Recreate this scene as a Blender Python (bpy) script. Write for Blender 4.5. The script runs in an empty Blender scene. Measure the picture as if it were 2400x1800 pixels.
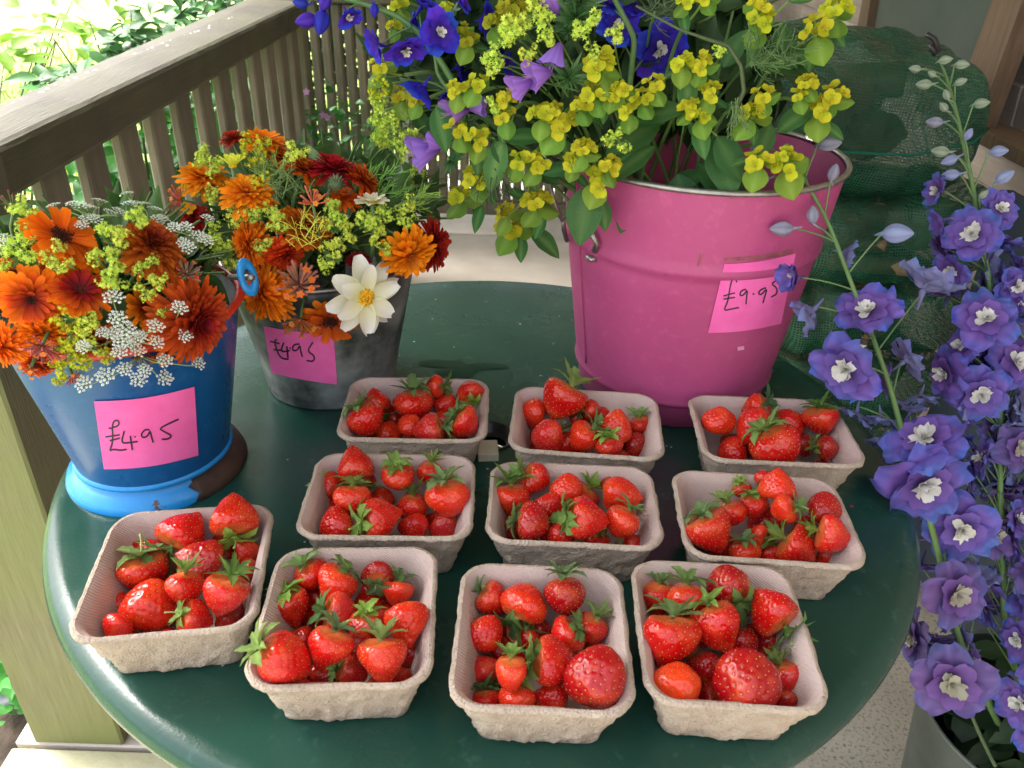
import bpy, math, random
import numpy as np
from mathutils import Matrix, Vector

random.seed(11); RNG = np.random.default_rng(11)
SC = bpy.context.scene
COL = SC.collection
R = math.radians

# ------------------------------------------------------------------ camera
FPX, PITCH, ROLL, CAMZ = 1900.0, 0.5355, 0.03265, 1.28      # focal length in pixels of the 2400 px wide photograph
cp, sp, cr, sr = math.cos(PITCH), math.sin(PITCH), math.cos(ROLL), math.sin(ROLL)
_R0 = np.array([1.0, 0, 0]); _U0 = np.array([0, sp, cp]); FWD = np.array([0, cp, -sp])
RIGHT = cr*_R0 + sr*_U0; UP = -sr*_R0 + cr*_U0; CAM = np.array([0, 0, CAMZ])
cam_data = bpy.data.cameras.new('camera'); cam = bpy.data.objects.new('camera', cam_data); COL.objects.link(cam)
M = Matrix.Identity(4)
for i in range(3):
    M[i][0], M[i][1], M[i][2], M[i][3] = RIGHT[i], UP[i], -FWD[i], CAM[i]
cam.matrix_world = M
cam_data.sensor_width = 36.0; cam_data.lens = FPX/2400*36
cam_data.clip_start = 0.02; cam_data.clip_end = 400
cam_data.dof.use_dof = True; cam_data.dof.focus_distance = 0.92; cam_data.dof.aperture_fstop = 13
SC.camera = cam

# ------------------------------------------------------------------ sky, sun, exposure
SUN_EL, SUN_AZ = R(52), R(-62)          # azimuth measured from +Y towards +X: the sun stands to the left and behind the rail
w = bpy.data.worlds.new('World'); SC.world = w; w.use_nodes = True
nt = w.node_tree; nt.nodes.clear()
sky = nt.nodes.new('ShaderNodeTexSky'); sky.sky_type = 'NISHITA'; sky.sun_disc = False
sky.sun_elevation = SUN_EL; sky.sun_rotation = SUN_AZ; sky.air_density = 1.0; sky.dust_density = 5.0; sky.ozone_density = 0.6
hs = nt.nodes.new('ShaderNodeHueSaturation'); hs.inputs['Saturation'].default_value = 0.35
bg = nt.nodes.new('ShaderNodeBackground'); bg.inputs['Strength'].default_value = 0.15
ow = nt.nodes.new('ShaderNodeOutputWorld')
nt.links.new(sky.outputs[0], hs.inputs['Color']); nt.links.new(hs.outputs[0], bg.inputs[0]); nt.links.new(bg.outputs[0], ow.inputs[0])
sd = bpy.data.lights.new('sun', 'SUN'); sd.energy = 1.2; sd.angle = R(25); sd.color = (1.0, 0.96, 0.9)
sun = bpy.data.objects.new('sun', sd); COL.objects.link(sun)
sdir = Vector((math.sin(SUN_AZ)*math.cos(SUN_EL), math.cos(SUN_AZ)*math.cos(SUN_EL), math.sin(SUN_EL)))
sun.rotation_euler = sdir.to_track_quat('Z', 'Y').to_euler(); sun.location = (-4, 4, 6)
SC.view_settings.view_transform = 'Standard'; SC.view_settings.look = 'None'
SC.view_settings.gamma = 1.0; SC.view_settings.use_curve_mapping = False
SC.view_settings.exposure = 2.22
SC.cycles.max_bounces = 8; SC.cycles.transparent_max_bounces = 24

# ------------------------------------------------------------------ placement helpers (a pixel of the photo -> a point on a real plane)
def ray(px, py):
    return FWD + RIGHT*((px-1200)/FPX) - UP*((py-900)/FPX)
def atz(px, py, z):
    d = ray(px, py); return CAM + d*((z-CAMZ)/d[2])
def aty(px, py, y):
    d = ray(px, py); return CAM + d*(y/d[1])
def atx(px, py, x):
    d = ray(px, py); return CAM + d*(x/d[0])
def depth(p): return float(np.dot(np.asarray(p)-CAM, FWD))
def view(ox, oy, s): return lambda x, y: (ox + x/s, oy + y/s)
def nrm(v):
    v = np.asarray(v, float); return v/(np.linalg.norm(v)+1e-12)
def imgdir(p, ang, t):
    """direction seen at angle ang in the picture, t of it pointing at the camera"""
    tc = nrm(CAM-np.asarray(p)); a = R(ang); u = RIGHT*math.cos(a)+UP*math.sin(a)
    u = nrm(u - tc*np.dot(u, tc)); return nrm(u*math.sqrt(max(0, 1-t*t)) + tc*t)
def basis(z, up=(0, 0, 1), spin=0.0):
    z = nrm(z); up = np.asarray(up, float)
    if abs(np.dot(z, up)) > 0.98: up = np.array([0, 1.0, 0])
    x = nrm(np.cross(up, z)); y = np.cross(z, x)
    c, s = math.cos(spin), math.sin(spin)
    return np.stack([c*x+s*y, -s*x+c*y, z], 1)
def mat4(loc, B=None, s=(1, 1, 1)):
    m = Matrix.Identity(4); B = np.eye(3) if B is None else B
    if not hasattr(s, '__len__'): s = (s, s, s)
    for i in range(3):
        for j in range(3): m[i][j] = float(B[i][j]*s[j])
        m[i][3] = float(loc[i])
    return m

# ------------------------------------------------------------------ mesh helpers
class Geo:
    def __init__(g): g.v = []; g.f = []; g.c = []; g.n = 0; g.flat = False
    def add(g, v, f, col=(1, 1, 1)):
        v = np.asarray(v, float).reshape(-1, 3); c = np.asarray(col, float)
        if c.ndim == 1: c = np.tile(c[:3], (len(v), 1))
        g.v.append(v); g.c.append(c[:, :3]); n = g.n
        g.f += [tuple(int(i)+n for i in q) for q in f]; g.n += len(v); return g
    def xf(g, B, t, s=1.0):
        for i in range(len(g.v)): g.v[i] = (g.v[i]*s)@np.asarray(B).T + np.asarray(t)
        return g
    def merge(g, h, B=None, t=(0, 0, 0), s=1.0, tint=None):
        B = np.eye(3) if B is None else B
        for v, c in zip(h.v, h.c):
            g.v.append((v*s)@np.asarray(B).T + np.asarray(t)); g.c.append(c if tint is None else c*np.asarray(tint))
        n = g.n; g.f += [tuple(i+n for i in q) for q in h.f]; g.n += h.n; return g
    def mesh(g, name, smooth=True):
        me = bpy.data.meshes.new(name)
        v = np.concatenate(g.v) if g.v else np.zeros((0, 3))
        me.from_pydata(v.tolist(), [], g.f)
        a = me.color_attributes.new('Col', 'FLOAT_COLOR', 'POINT')
        c = np.ones((len(v), 4), np.float32); c[:, :3] = np.concatenate(g.c)
        a.data.foreach_set('color', c.ravel())
        if smooth and not g.flat: me.polygons.foreach_set('use_smooth', np.ones(len(me.polygons), bool))
        me.update(); return me
def ob(name, me, mat=None, parent=None, m=None, kind=None, label=None, cat=None, group=None, color=None):
    if isinstance(me, Geo): me = me.mesh(name)
    o = bpy.data.objects.new(name, me); COL.objects.link(o)
    if mat is not None and me is not None and len(me.materials) == 0: me.materials.append(mat)
    if parent is not None: o.parent = parent
    if m is not None: o.matrix_local = m
    tag(o, label, cat, group, kind)
    if color is not None: o.color = (*color, 1)
    return o
def tag(o, label=None, cat=None, group=None, kind=None):
    if label: o['label'] = label
    if cat: o['category'] = cat
    if group: o['group'] = group
    if kind: o['kind'] = kind
    return o
def empty(name, loc=(0, 0, 0), label=None, cat=None, group=None, m=None):
    o = bpy.data.objects.new(name, None); COL.objects.link(o); o.empty_display_size = 0.02
    if m is not None: o.matrix_local = m
    else: o.location = tuple(float(x) for x in loc)
    return tag(o, label, cat, group)
def grid(nu, nv, wrap=False):
    f = []
    for i in range(nv-1):
        for j in range(nu if wrap else nu-1):
            k = (j+1) % nu
            f.append((i*nu+j, i*nu+k, (i+1)*nu+k, (i+1)*nu+j))
    return f
def tube(pts, rad, n=6, col=(1, 1, 1), g=None, cap=True):
    pts = np.asarray(pts, float); m = len(pts); g = g or Geo()
    rad = np.broadcast_to(np.asarray(rad, float), (m,))
    t = np.gradient(pts, axis=0); V = []; ref = np.array([0.3, 0.2, 0.93])
    x = nrm(np.cross(ref, t[0]))
    for i in range(m):
        ti = nrm(t[i]); x = nrm(x - ti*np.dot(x, ti)); y = np.cross(ti, x)
        for k in range(n):
            a = 2*math.pi*k/n; V.append(pts[i]+rad[i]*(x*math.cos(a)+y*math.sin(a)))
    f = grid(n, m, True)
    if cap: f += [tuple(range(n))[::-1], tuple((m-1)*n+k for k in range(n))]
    return g.add(V, f, col)
def bez(p0, p1, p2, n=8, p3=None):
    t = np.linspace(0, 1, n)[:, None]; p0, p1, p2 = (np.asarray(a, float) for a in (p0, p1, p2))
    if p3 is None: return (1-t)**2*p0 + 2*t*(1-t)*p1 + t*t*p2
    p3 = np.asarray(p3, float); return (1-t)**3*p0+3*t*(1-t)**2*p1+3*t*t*(1-t)*p2+t**3*p3
def box(lo, hi, g=None, col=(1, 1, 1), B=None, t=(0, 0, 0), bev=0.0):
    if g is None: g = Geo(); g.flat = True
    lo, hi = np.asarray(lo, float), np.asarray(hi, float)
    if bev <= 0:
        V = np.array([[(lo, hi)[i][0], (lo, hi)[j][1], (lo, hi)[k][2]] for k in (0, 1) for j in (0, 1) for i in (0, 1)])
        F = [(0, 2, 3, 1), (4, 5, 7, 6), (0, 1, 5, 4), (2, 6, 7, 3), (0, 4, 6, 2), (1, 3, 7, 5)]
    else:                                    # chamfered box: 24 vertices
        V = []; idx = {}
        for k in (0, 1):
            for j in (0, 1):
                for i in (0, 1):
                    c = np.array([(lo, hi)[i][0], (lo, hi)[j][1], (lo, hi)[k][2]]); s = np.array([1-2*i, 1-2*j, 1-2*k])*bev
                    for a in range(3):
                        p = c + s; p[a] = c[a]; idx[i, j, k, a] = len(V); V.append(p)
        F = []
        def q(*ks): F.append(tuple(idx[k] for k in ks))
        for a in range(3):
            for e in (0, 1):
                r = [None]*3; o = []
                for (u, v) in ((0, 0), (1, 0), (1, 1), (0, 1)):
                    r = [u, v]; r.insert(a, e); o.append((*r, a))
                q(*(o if (e == 1) ^ (a == 1) else o[::-1]))
        for a in range(3):
            b, c = [x for x in range(3) if x != a]
            for u in (0, 1):
                for v in (0, 1):
                    r0 = [0]*3; r0[b] = u; r0[c] = v; r1 = list(r0); r1[a] = 1
                    q((*r0, b), (*r1, b), (*r1, c), (*r0, c))
        for i in (0, 1):
            for j in (0, 1):
                for k in (0, 1): q((i, j, k, 0), (i, j, k, 1), (i, j, k, 2))
        V = np.array(V)
    if B is not None: V = V@np.asarray(B).T
    return g.add(V+np.asarray(t, float), F, col)
def lathe(prof, n=64, g=None, col=(1, 1, 1), wob=0.0):
    g = g or Geo(); a = np.linspace(0, 2*math.pi, n, endpoint=False); V = []
    for i, (r, z) in enumerate(prof):
        rr = r*(1+wob*np.sin(a*3+i*0.2)*0.6+wob*np.sin(a*2-1))
        V.append(np.stack([rr*np.cos(a), rr*np.sin(a), np.full(n, z)], 1))
    return g.add(np.concatenate(V), grid(n, len(prof), True), col)
def vnoise(p, seed=0, freq=1.0):
    """cheap smooth 3-D value noise, vectorised, -1..1"""
    p = np.asarray(p, float)*freq + seed*17.17; i = np.floor(p).astype(np.int64); f = p-i; f = f*f*(3-2*f); out = 0
    for dx in (0, 1):
        for dy in (0, 1):
            for dz in (0, 1):
                h = (i[:, 0]+dx)*374761393 + (i[:, 1]+dy)*668265263 + (i[:, 2]+dz)*2147483647
                h = (h ^ (h >> 13))*1274126177; h = ((h ^ (h >> 16)) & 0xffff)/32767.5-1
                out = out + h*np.where(dx, f[:, 0], 1-f[:, 0])*np.where(dy, f[:, 1], 1-f[:, 1])*np.where(dz, f[:, 2], 1-f[:, 2])
    return out

# ------------------------------------------------------------------ materials
def newmat(name):
    m = bpy.data.materials.new(name); m.use_nodes = True; n = m.node_tree; n.nodes.clear()
    o = n.nodes.new('ShaderNodeOutputMaterial'); b = n.nodes.new('ShaderNodeBsdfPrincipled'); n.links.new(b.outputs[0], o.inputs[0])
    return m, n, b, o
def N(n, t, **k):
    x = n.nodes.new(t)
    for a, v in k.items():
        if a in x.inputs.keys() or a.startswith('i_'): x.inputs[a[2:] if a.startswith('i_') else a].default_value = v
        else: setattr(x, a, v)
    return x
def noise(n, scale, detail=4, coord='Object', rough=0.55, stretch=None):
    tc = n.nodes.new('ShaderNodeTexCoord'); t = n.nodes.new('ShaderNodeTexNoise')
    t.inputs['Scale'].default_value = scale; t.inputs['Detail'].default_value = detail; t.inputs['Roughness'].default_value = rough
    if stretch:
        mp = n.nodes.new('ShaderNodeMapping'); mp.inputs['Scale'].default_value = stretch
        n.links.new(tc.outputs[coord], mp.inputs[0]); n.links.new(mp.outputs[0], t.inputs['Vector'])
    else: n.links.new(tc.outputs[coord], t.inputs['Vector'])
    return t.outputs['Fac']
def ramp(n, fac, stops):
    r = n.nodes.new('ShaderNodeValToRGB'); e = r.color_ramp.elements
    while len(e) < len(stops): e.new(0.5)
    for k, (p, c) in enumerate(stops):
        e[k].position = p; e[k].color = (*c, 1) if hasattr(c, '__len__') else (c, c, c, 1)
    n.links.new(fac, r.inputs[0]); return r.outputs[0]
def mixc(n, a, b, fac, mode='MIX'):
    m = n.nodes.new('ShaderNodeMix'); m.data_type = 'RGBA'; m.blend_type = mode
    for s, v in ((0, fac), (6, a), (7, b)):
        if hasattr(v, 'links') or isinstance(v, bpy.types.NodeSocket): n.links.new(v, m.inputs[s])
        elif s == 0: m.inputs[0].default_value = v
        else: m.inputs[s].default_value = (*v, 1)
    return m.outputs[2]
def bump(n, b, h, dist, strength=1.0):
    x = n.nodes.new('ShaderNodeBump'); x.inputs['Distance'].default_value = dist; x.inputs['Strength'].default_value = strength
    n.links.new(h, x.inputs['Height']); n.links.new(x.outputs[0], b.inputs['Normal']); return x
def setb(b, **k):
    for a, v in k.items():
        b.inputs[a.replace('_', ' ')].default_value = v

def mat_noisy(name, c1, c2, scale, rough=0.6, bd=0.0, bscale=None, stretch=None, metallic=0.0, detail=5, lo=.3, hi=.7):
    m, n, b, o = newmat(name); f = noise(n, scale, detail, stretch=stretch)
    n.links.new(ramp(n, f, [(lo, c1), (hi, c2)]), b.inputs['Base Color']); setb(b, Roughness=rough, Metallic=metallic)
    if bd: bump(n, b, noise(n, bscale or scale*3, 6, stretch=stretch), bd)
    return m
def mat_col(name, rough=0.5, trans=0.25, gloss=0.3, var=0.15, vscale=120, bd=0.0, veins=False):
    """colour comes from the petal's or leaf's own pigment (Col), thin enough to let some light through"""
    m, n, b, o = newmat(name); at = N(n, 'ShaderNodeAttribute', attribute_name='Col')
    f = noise(n, vscale, 3); c = mixc(n, at.outputs['Color'], (0.5, 0.5, 0.5), 0.0)
    hs = n.nodes.new('ShaderNodeHueSaturation'); n.links.new(at.outputs['Color'], hs.inputs['Color'])
    mr = n.nodes.new('ShaderNodeMapRange'); mr.inputs['To Min'].default_value = 1-var*1.6; mr.inputs['To Max'].default_value = 1+var*1.6
    n.links.new(f, mr.inputs['Value']); n.links.new(mr.outputs[0], hs.inputs['Value'])
    oi = n.nodes.new('ShaderNodeObjectInfo'); mm = n.nodes.new('ShaderNodeMapRange')
    mm.inputs['To Min'].default_value = 0.485; mm.inputs['To Max'].default_value = 0.515
    n.links.new(oi.outputs['Random'], mm.inputs['Value']); n.links.new(mm.outputs[0], hs.inputs['Hue'])
    c = mixc(n, hs.outputs[0], oi.outputs['Color'], 1.0, 'MULTIPLY')
    n.links.new(c, b.inputs['Base Color']); setb(b, Roughness=rough); b.inputs['Specular IOR Level'].default_value = gloss
    if bd: bump(n, b, noise(n, vscale*1.5, 4), bd)
    if trans:
        tr = n.nodes.new('ShaderNodeBsdfTranslucent'); n.links.new(c, tr.inputs[0]); mx = n.nodes.new('ShaderNodeMixShader')
        mx.inputs[0].default_value = trans; n.links.new(b.outputs[0], mx.inputs[1]); n.links.new(tr.outputs[0], mx.inputs[2]); n.links.new(mx.outputs[0], o.inputs[0])
    return m
PETAL = mat_col('petal', 0.68, 0.32, 0.18, 0.16, 110)
LEAF = mat_col('leaf', 0.48, 0.22, 0.32, 0.26, 60, 0.0006)
STEM = mat_col('stem', 0.5, 0.0, 0.4, 0.2, 40)
MATT = mat_col('matt_flower', 0.7, 0.2, 0.2, 0.15, 120)
# ------------------------------------------------------------------ setting
WOOD = None
def wood(name, c1, c2, axis_stretch, moss=None, rough=0.75, scale=14):
    m, n, b, o = newmat(name)
    f = noise(n, scale, 6, stretch=axis_stretch); c = ramp(n, f, [(.25, c1), (.75, c2)])
    big = noise(n, 3.0, 4); c = mixc(n, c, tuple(x*0.6 for x in c1), ramp(n, big, [(.45, 0.0), (.75, 0.6)]))
    if moss:
        mf = noise(n, 5.0, 6); c = mixc(n, c, moss, ramp(n, mf, [(.35, 0.0), (.62, 0.75)]))
    oi = n.nodes.new('ShaderNodeObjectInfo'); hv = n.nodes.new('ShaderNodeHueSaturation'); mr = n.nodes.new('ShaderNodeMapRange')
    mr.inputs['To Min'].default_value = .8; mr.inputs['To Max'].default_value = 1.2
    n.links.new(oi.outputs['Random'], mr.inputs['Value']); n.links.new(mr.outputs[0], hv.inputs['Value']); n.links.new(c, hv.inputs['Color'])
    n.links.new(hv.outputs[0], b.inputs['Base Color']); setb(b, Roughness=rough)
    bump(n, b, noise(n, scale*3, 6, stretch=axis_stretch), 0.0012); return m
W_RAIL = wood('rail_wood', (.068, .055, .036), (.125, .105, .072), (6, .5, 6), (.10, .095, .045), rough=.6)
W_BAL = wood('baluster_wood', (.15, .125, .095), (.26, .215, .165), (6, 6, .5), (.13, .13, .08))
W_POST = wood('post_wood', (.17, .155, .08), (.26, .245, .135), (8, 8, .6), (.20, .225, .07))
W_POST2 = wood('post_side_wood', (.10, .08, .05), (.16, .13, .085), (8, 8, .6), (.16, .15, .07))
W_WALL = wood('wall_board_wood', (.34, .27, .23), (.50, .41, .36), (5, .4, 5))
W_FRAME = wood('frame_wood', (.13, .08, .048), (.24, .155, .095), (7, 7, .5))

GRASS = mat_noisy('lawn_grass', (.26, .36, .07), (.44, .54, .15), 2.5, 0.8)
SOIL = mat_noisy('soil', (.035, .025, .018), (.09, .065, .045), 20, 0.95, .01, 40)
ob('lawn', box((-90, -40, -.3), (90, 120, -.16)), GRASS, kind='structure', label='bright lawn beyond the porch rail')
BOUNCEM = mat_noisy('bounce_gravel', (.40, .37, .32), (.56, .52, .46), 8, .9, .004, 90)
ob('bounce_slab', box((-5.5, -14, -.25), (4, -.62, -.13)), BOUNCEM, kind='structure', label='unseen pale gravel slab added in front of the porch to bounce neutral light')  # added out of view: swaps the green lawn bounce for neutral light
gs = Geo()                                           # tufts on the lawn beside the porch
k = 9000; px = -1.0-RNG.random(k)**1.5*7; py = .5+RNG.random(k)*9
for x, y in zip(px, py):
    a = random.random()*6.28; h = .04+random.random()*.11; wd = .004+random.random()*.006
    dx, dy = math.cos(a)*wd, math.sin(a)*wd; lx, ly = random.uniform(-.05, .05), random.uniform(-.05, .05)
    c = (.26+random.random()*.22, .42+random.random()*.2, .08)
    gs.add([(x-dx, y-dy, -.165), (x+dx, y+dy, -.165), (x+lx, y+ly, h-.16)], [(0, 1, 2)], c)
ob('grass', gs, LEAF, kind='stuff', label='fresh green grass blades growing on the lawn')
ob('soil_border', box((-2.0, .2, -.2), (-.86, 3.9, -.11)), SOIL, kind='structure')

# porch floor: concrete with recessed joints, each slab a piece
m, n, b, o = newmat('concrete'); 
f1 = noise(n, 6, 6); f2 = noise(n, 160, 4); f3 = noise(n, 420, 2)
c = ramp(n, f1, [(.3, (.34, .30, .245)), (.7, (.46, .42, .345))]); c = mixc(n, c, (.14, .12, .095), ramp(n, f2, [(.52, 0.0), (.66, .8)]))
c = mixc(n, c, (.6, .56, .48), ramp(n, f3, [(.58, 0.0), (.7, .5)])); n.links.new(c, b.inputs['Base Color']); setb(b, Roughness=.85)
bump(n, b, f2, .0015); CONC = m
m2 = mat_noisy('mossy_stone', (.34, .33, .18), (.52, .50, .36), 7, .85, .002, 60); MOSSY = m2
CONCB = mat_noisy('pale_concrete', (.52, .455, .395), (.64, .575, .51), 5, .85, .001, 160)
floor = empty('porch_floor', (0, 0, 0)); tag(floor, 'pale concrete porch floor under and behind the green table', kind='structure')
for i, (x0, x1, y0, y1) in enumerate([(-.845, .30, -.6, .872), (.30, 1.14, -.6, .872), (-.845, .30, .88, 2.2), (.306, 1.14, .88, 2.2), (-.845, .5, 2.206, 4.6), (.506, 1.14, 2.206, 4.6)]):
    ob('slab', box((x0, y0, -.1), (x1-.006, y1, 0.0 if i else -.001), bev=.003), MOSSY if i == 0 else (CONCB if y0 > .5 and x0 < .3 or y0 > 2 else CONC), floor)
ob('slab', box((-1.5, .3, -.19), (-.853, .79, -.012), bev=.006), MOSSY, floor)
ob('floor_bed', box((-.86, -.6, -.16), (1.14, 4.6, -.102)), SOIL, kind='structure')

# porch roof (out of frame, it shades the right side)
rf = empty('porch_roof', (0, 0, 0)); tag(rf, 'timber porch roof over the table', kind='structure')
ROOFW = mat_noisy('roof_boards', (.38, .33, .28), (.5, .44, .38), 4, .8)
ob('roof_boards', box((-1.5, .12, 2.25), (1.15, 4.8, 2.33)), ROOFW, rf)
for y in (.2, .7, 1.6, 2.7, 3.8): ob('rafter', box((-1.45, y, 2.13), (1.1, y+.05, 2.247)), ROOFW, rf)

# house wall of boards at the right
wall = empty('house_wall', (1.05, 0, 0)); tag(wall, 'boarded house wall at the right side of the porch', kind='structure')
z = 0.0; bi = 0
while z < 2.2:
    for (y0, y1) in ((-2.0, 1.32), (1.325, 2.9), (2.905, 4.8)):
        off = (bi % 3)*.23
        g = box((0, y0+off*(y0 > 0), .0), (.022, y1+off*(y1 < 4), .118), bev=.003)
        Bt = basis((math.sin(.10), 0, math.cos(.10)), up=(0, 1, 0)) if False else np.eye(3)
        o = ob('board', g, W_WALL, wall); o.location = (0.0, 0, z); o.rotation_euler = (0, R(-5), 0)
    z += .108; bi += 1
ob('wall_backing', box((.03, -2.0, 0), (.09, 4.8, 2.24)), SOIL, wall)
# end wall / dark hedge behind the porch
# ------------------------------------------------------------------ railing at the left
rail = empty('porch_railing', (-.79, 2.2, 0), 'brown timber porch railing with square balusters along the left side', 'railing')
def rbox(name, lo, hi, mat, par, bev=.006, **k):
    c = (np.asarray(lo)+np.asarray(hi))/2; p = np.array(par.location)
    o = ob(name, box(np.asarray(lo)-c, np.asarray(hi)-c, bev=bev), mat, par, **k); o.location = tuple(c-p); return o
def bevrail(name, y0, y1, mat, par):
    prof = [(-.862, .952), (-.858, .964), (-.848, .970), (-.80, .973), (-.737, .971), (-.7275, .9675), (-.7225, .961), (-.721, .952), (-.721, .905), (-.728, .896), (-.855, .896), (-.862, .905)]
    ys = np.linspace(y0, y1, 60); V = []
    for y in ys:
        for (x, z) in prof: V.append((x-(y-1.2)*(.018 if x > -.8 else .055), y, z))
    V = np.array(V); e = vnoise(V, 3, 14)*.0035 + vnoise(V, 5, 50)*.0015; V[:, 0] += e*1.0; V[:, 2] += e*.6
    g = Geo(); V -= np.array(par.location); nn = len(prof)
    g.add(V, [tuple(reversed(q)) for q in grid(nn, 60, True)]+[tuple(range(nn)), tuple(reversed(range(59*nn, 60*nn)))]); return ob(name, g.mesh(name, False), mat, par)
bevrail('top_rail', .985, 3.05, W_RAIL, rail)
rbox('bottom_rail', (-.80, .99, .09), (-.735, 3.05, .15), W_BAL, rail)
y = 1.018
for i in range(14):
    yy = y+i*.1452
    rbox('baluster', (-.784, yy-.040, .152), (-.762, yy+.040-.004*(i % 2), .8965), W_BAL, rail, .004)
tagp = empty('porch_post', (-.73, .95, 0), 'thick square timber post with green algae on its face, left of the table', 'post')
g = box((-.08, -.07, 0), (.076, .07, 2.13), bev=.004)
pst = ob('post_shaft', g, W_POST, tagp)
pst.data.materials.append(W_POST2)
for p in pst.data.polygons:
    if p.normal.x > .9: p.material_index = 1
far = empty('corner_post', (-.80, 3.06, 0), 'square timber post where the railing turns the corner', 'post')
ob('post_shaft', box((-.04, -.03, 0), (.035, .03, .894), bev=.004), W_BAL, far)
# railing across the far end
r2 = empty('end_railing', (-.3, 3.3, 0), 'brown timber railing of close upright slats at the far end of the porch', 'railing')
rbox('top_rail', (-.96, 3.40, .93), (.9, 3.51, .99), W_RAIL, r2)
rbox('bottom_rail', (-.96, 3.43, .10), (.9, 3.48, .16), W_BAL, r2)
for i in range(40):
    x = -.915+i*.0455
    o = rbox('slat', (x-.019, 3.43, .162), (x+.018, 3.468, .9295), W_BAL, r2, .008)
# small pale droplets on the rail
g = Geo()
for i in range(46):
    y = 1.15+i*.032+random.uniform(-.01, .01); x = -.846+random.uniform(-.004, .006)+(.05*random.random() if i % 9 == 0 else 0); r_ = random.uniform(.0025, .0055)
    a = np.linspace(0, 2*math.pi, 9)[:-1]; zz = .9715 if x > -.85 else .969
    V = [(x+math.cos(t)*r_, y+math.sin(t)*r_*1.3, zz) for t in a]+[(x, y, zz+r_*.45)]
    g.add(V, [(k, (k+1) % 8, 8) for k in range(8)])
m, n, b, o = newmat('rain_drop'); setb(b, Base_Color=(.85, .9, .9, 1), Roughness=.05); b.inputs['Transmission Weight'].default_value = .3
tag(ob('rain_drops', g, m, kind='stuff'), 'small rain drops beading along the outer edge of the top rail')

# ------------------------------------------------------------------ plants outside
def leafgeo(L=1, W=.5, seg=6, curl=.2, fold=.15, c1=(.06, .15, .03), c2=(.09, .2, .04), point=1.4, teeth=0, wav=0.0, vein=None):
    """leaf from the origin along +Y, face up +Z"""
    g = Geo(); V = []; C = []
    for i in range(seg+1):
        s = i/seg; wd = W/2*(math.sin(math.pi*s**.85)**.8 if point < 1.2 else math.sin(math.pi*s**.7)**1.0*(1-.25*s)) if 0 < i < seg else W*.02
        zz = -curl*s*s*L
        for j, u in enumerate((-1, -.5, 0, .5, 1)):
            t = teeth*(.5 if i % 2 else -.5)*abs(u) if abs(u) == 1 else 0
            V.append((u*wd*(1+t), s*L, zz+abs(u)*fold*W*.5*math.sin(math.pi*s)+wav*W*math.sin(i*2.1+u*2)*abs(u)))
            m = (1-abs(u)); c = np.array(c1)*(1-s*.5)+np.array(c2)*s*.5
            if vein is not None and u == 0: c = np.array(vein)
            C.append(c)
    return g.add(V, grid(5, seg+1), np.array(C))
def leafmass(name, n_, centers, size, c1, c2, parent=None, kind='stuff', **kw):
    g = Geo(); ls = [leafgeo(1, random.uniform(.5, .75), 5, random.uniform(.1, .35), .2, np.array(c1)*random.uniform(.7, 1.3), np.array(c2)*random.uniform(.7, 1.3)) for _ in range(6)]
    for i in range(n_):
        cx, cy, cz, rx, ry, rz = centers[i % len(centers)]
        d = nrm(RNG.normal(size=3)); rr = random.random()**.4; p = np.array([cx+d[0]*rx*rr, cy+d[1]*ry*rr, cz+d[2]*rz*rr])
        nz = nrm(np.array([random.uniform(-.6, .6), random.uniform(-.8, .4), 1])); B = basis(nz, up=nrm(RNG.normal(size=3)))
        g.merge(random.choice(ls), B, p, size*random.uniform(.6, 1.3), tint=[random.uniform(.75, 1.2)]*3)
    return ob(name, g, LEAF, parent, kind=kind, **kw)
def shrub(loc, centers, n_, size, c1, c2, label, stems=5, hgt=.5, group='shrubs and climbers beyond the railing'):
    e = empty('shrub', loc, label, 'shrub', group); L = np.array(loc)
    cs = [(c[0]-L[0], c[1]-L[1], c[2]-L[2], *c[3:]) for c in centers]
    leafmass('foliage', n_, cs, size, c1, c2, e)
    g = Geo()
    for i in range(stems):
        c = random.choice(cs); tube(bez((random.uniform(-.03, .03), random.uniform(-.03, .03), 0), (c[0]*.3, c[1]*.3, c[2]*.8), (c[0]+random.uniform(-.1, .1), c[1]+random.uniform(-.1, .1), c[2]+.05), 7), np.linspace(.006, .002, 7), 5, (.08, .09, .04), g)
    ob('stem', g, STEM, e)
    return e
def P_(x, y, X): return atx(x, y, X)
cl = []
for (x, y, r_) in ((330, 60, .10), (420, 40, .16), (500, 30, .16), (250, 130, .07), (300, 100, .08), (560, 10, .18), (150, 190, .05), (360, 110, .06), (455, 90, .07)):
    p = P_(x, y, -1.15); cl.append((*p, .08, r_*1.3, r_*.55))
shrub((-1.15, 2.4, -.11), cl, 300, .065, (.05, .18, .05), (.10, .28, .09), 'leafy climber leaning over the outer side of the top rail', 8)
cl = [(*P_(x, y, -1.5), .15, .3, .12) for (x, y) in ((40, 60), (120, 130), (60, 180), (200, 60), (10, 130), (240, 30))]
shrub((-1.5, 2.1, -.16), cl, 110, .07, (.26, .50, .06), (.42, .66, .10), 'bright yellow green shrub beyond the near part of the rail', 8)
cl = [(-1.25, 2.2+i*.35, .35+.15*(i % 2), .22, .28, .4) for i in range(6)]
shrub((-1.3, 2.6, -.11), cl, 900, .11, (.05, .26, .04), (.12, .42, .07), 'broad leaved green plants seen between the left balusters', 10)
cl = [(-1.1, 1.35+i*.3, .25, .16, .2, .3) for i in range(3)]
shrub((-1.15, 1.6, -.11), cl, 260, .13, (.08, .36, .04), (.16, .5, .06), 'low bright green plant behind the left balusters', 6)
cl = [(-1.25+i*.40, 4.0, 1.0+.3*(i % 2), .4, .22, 1.1) for i in range(8)]
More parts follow.
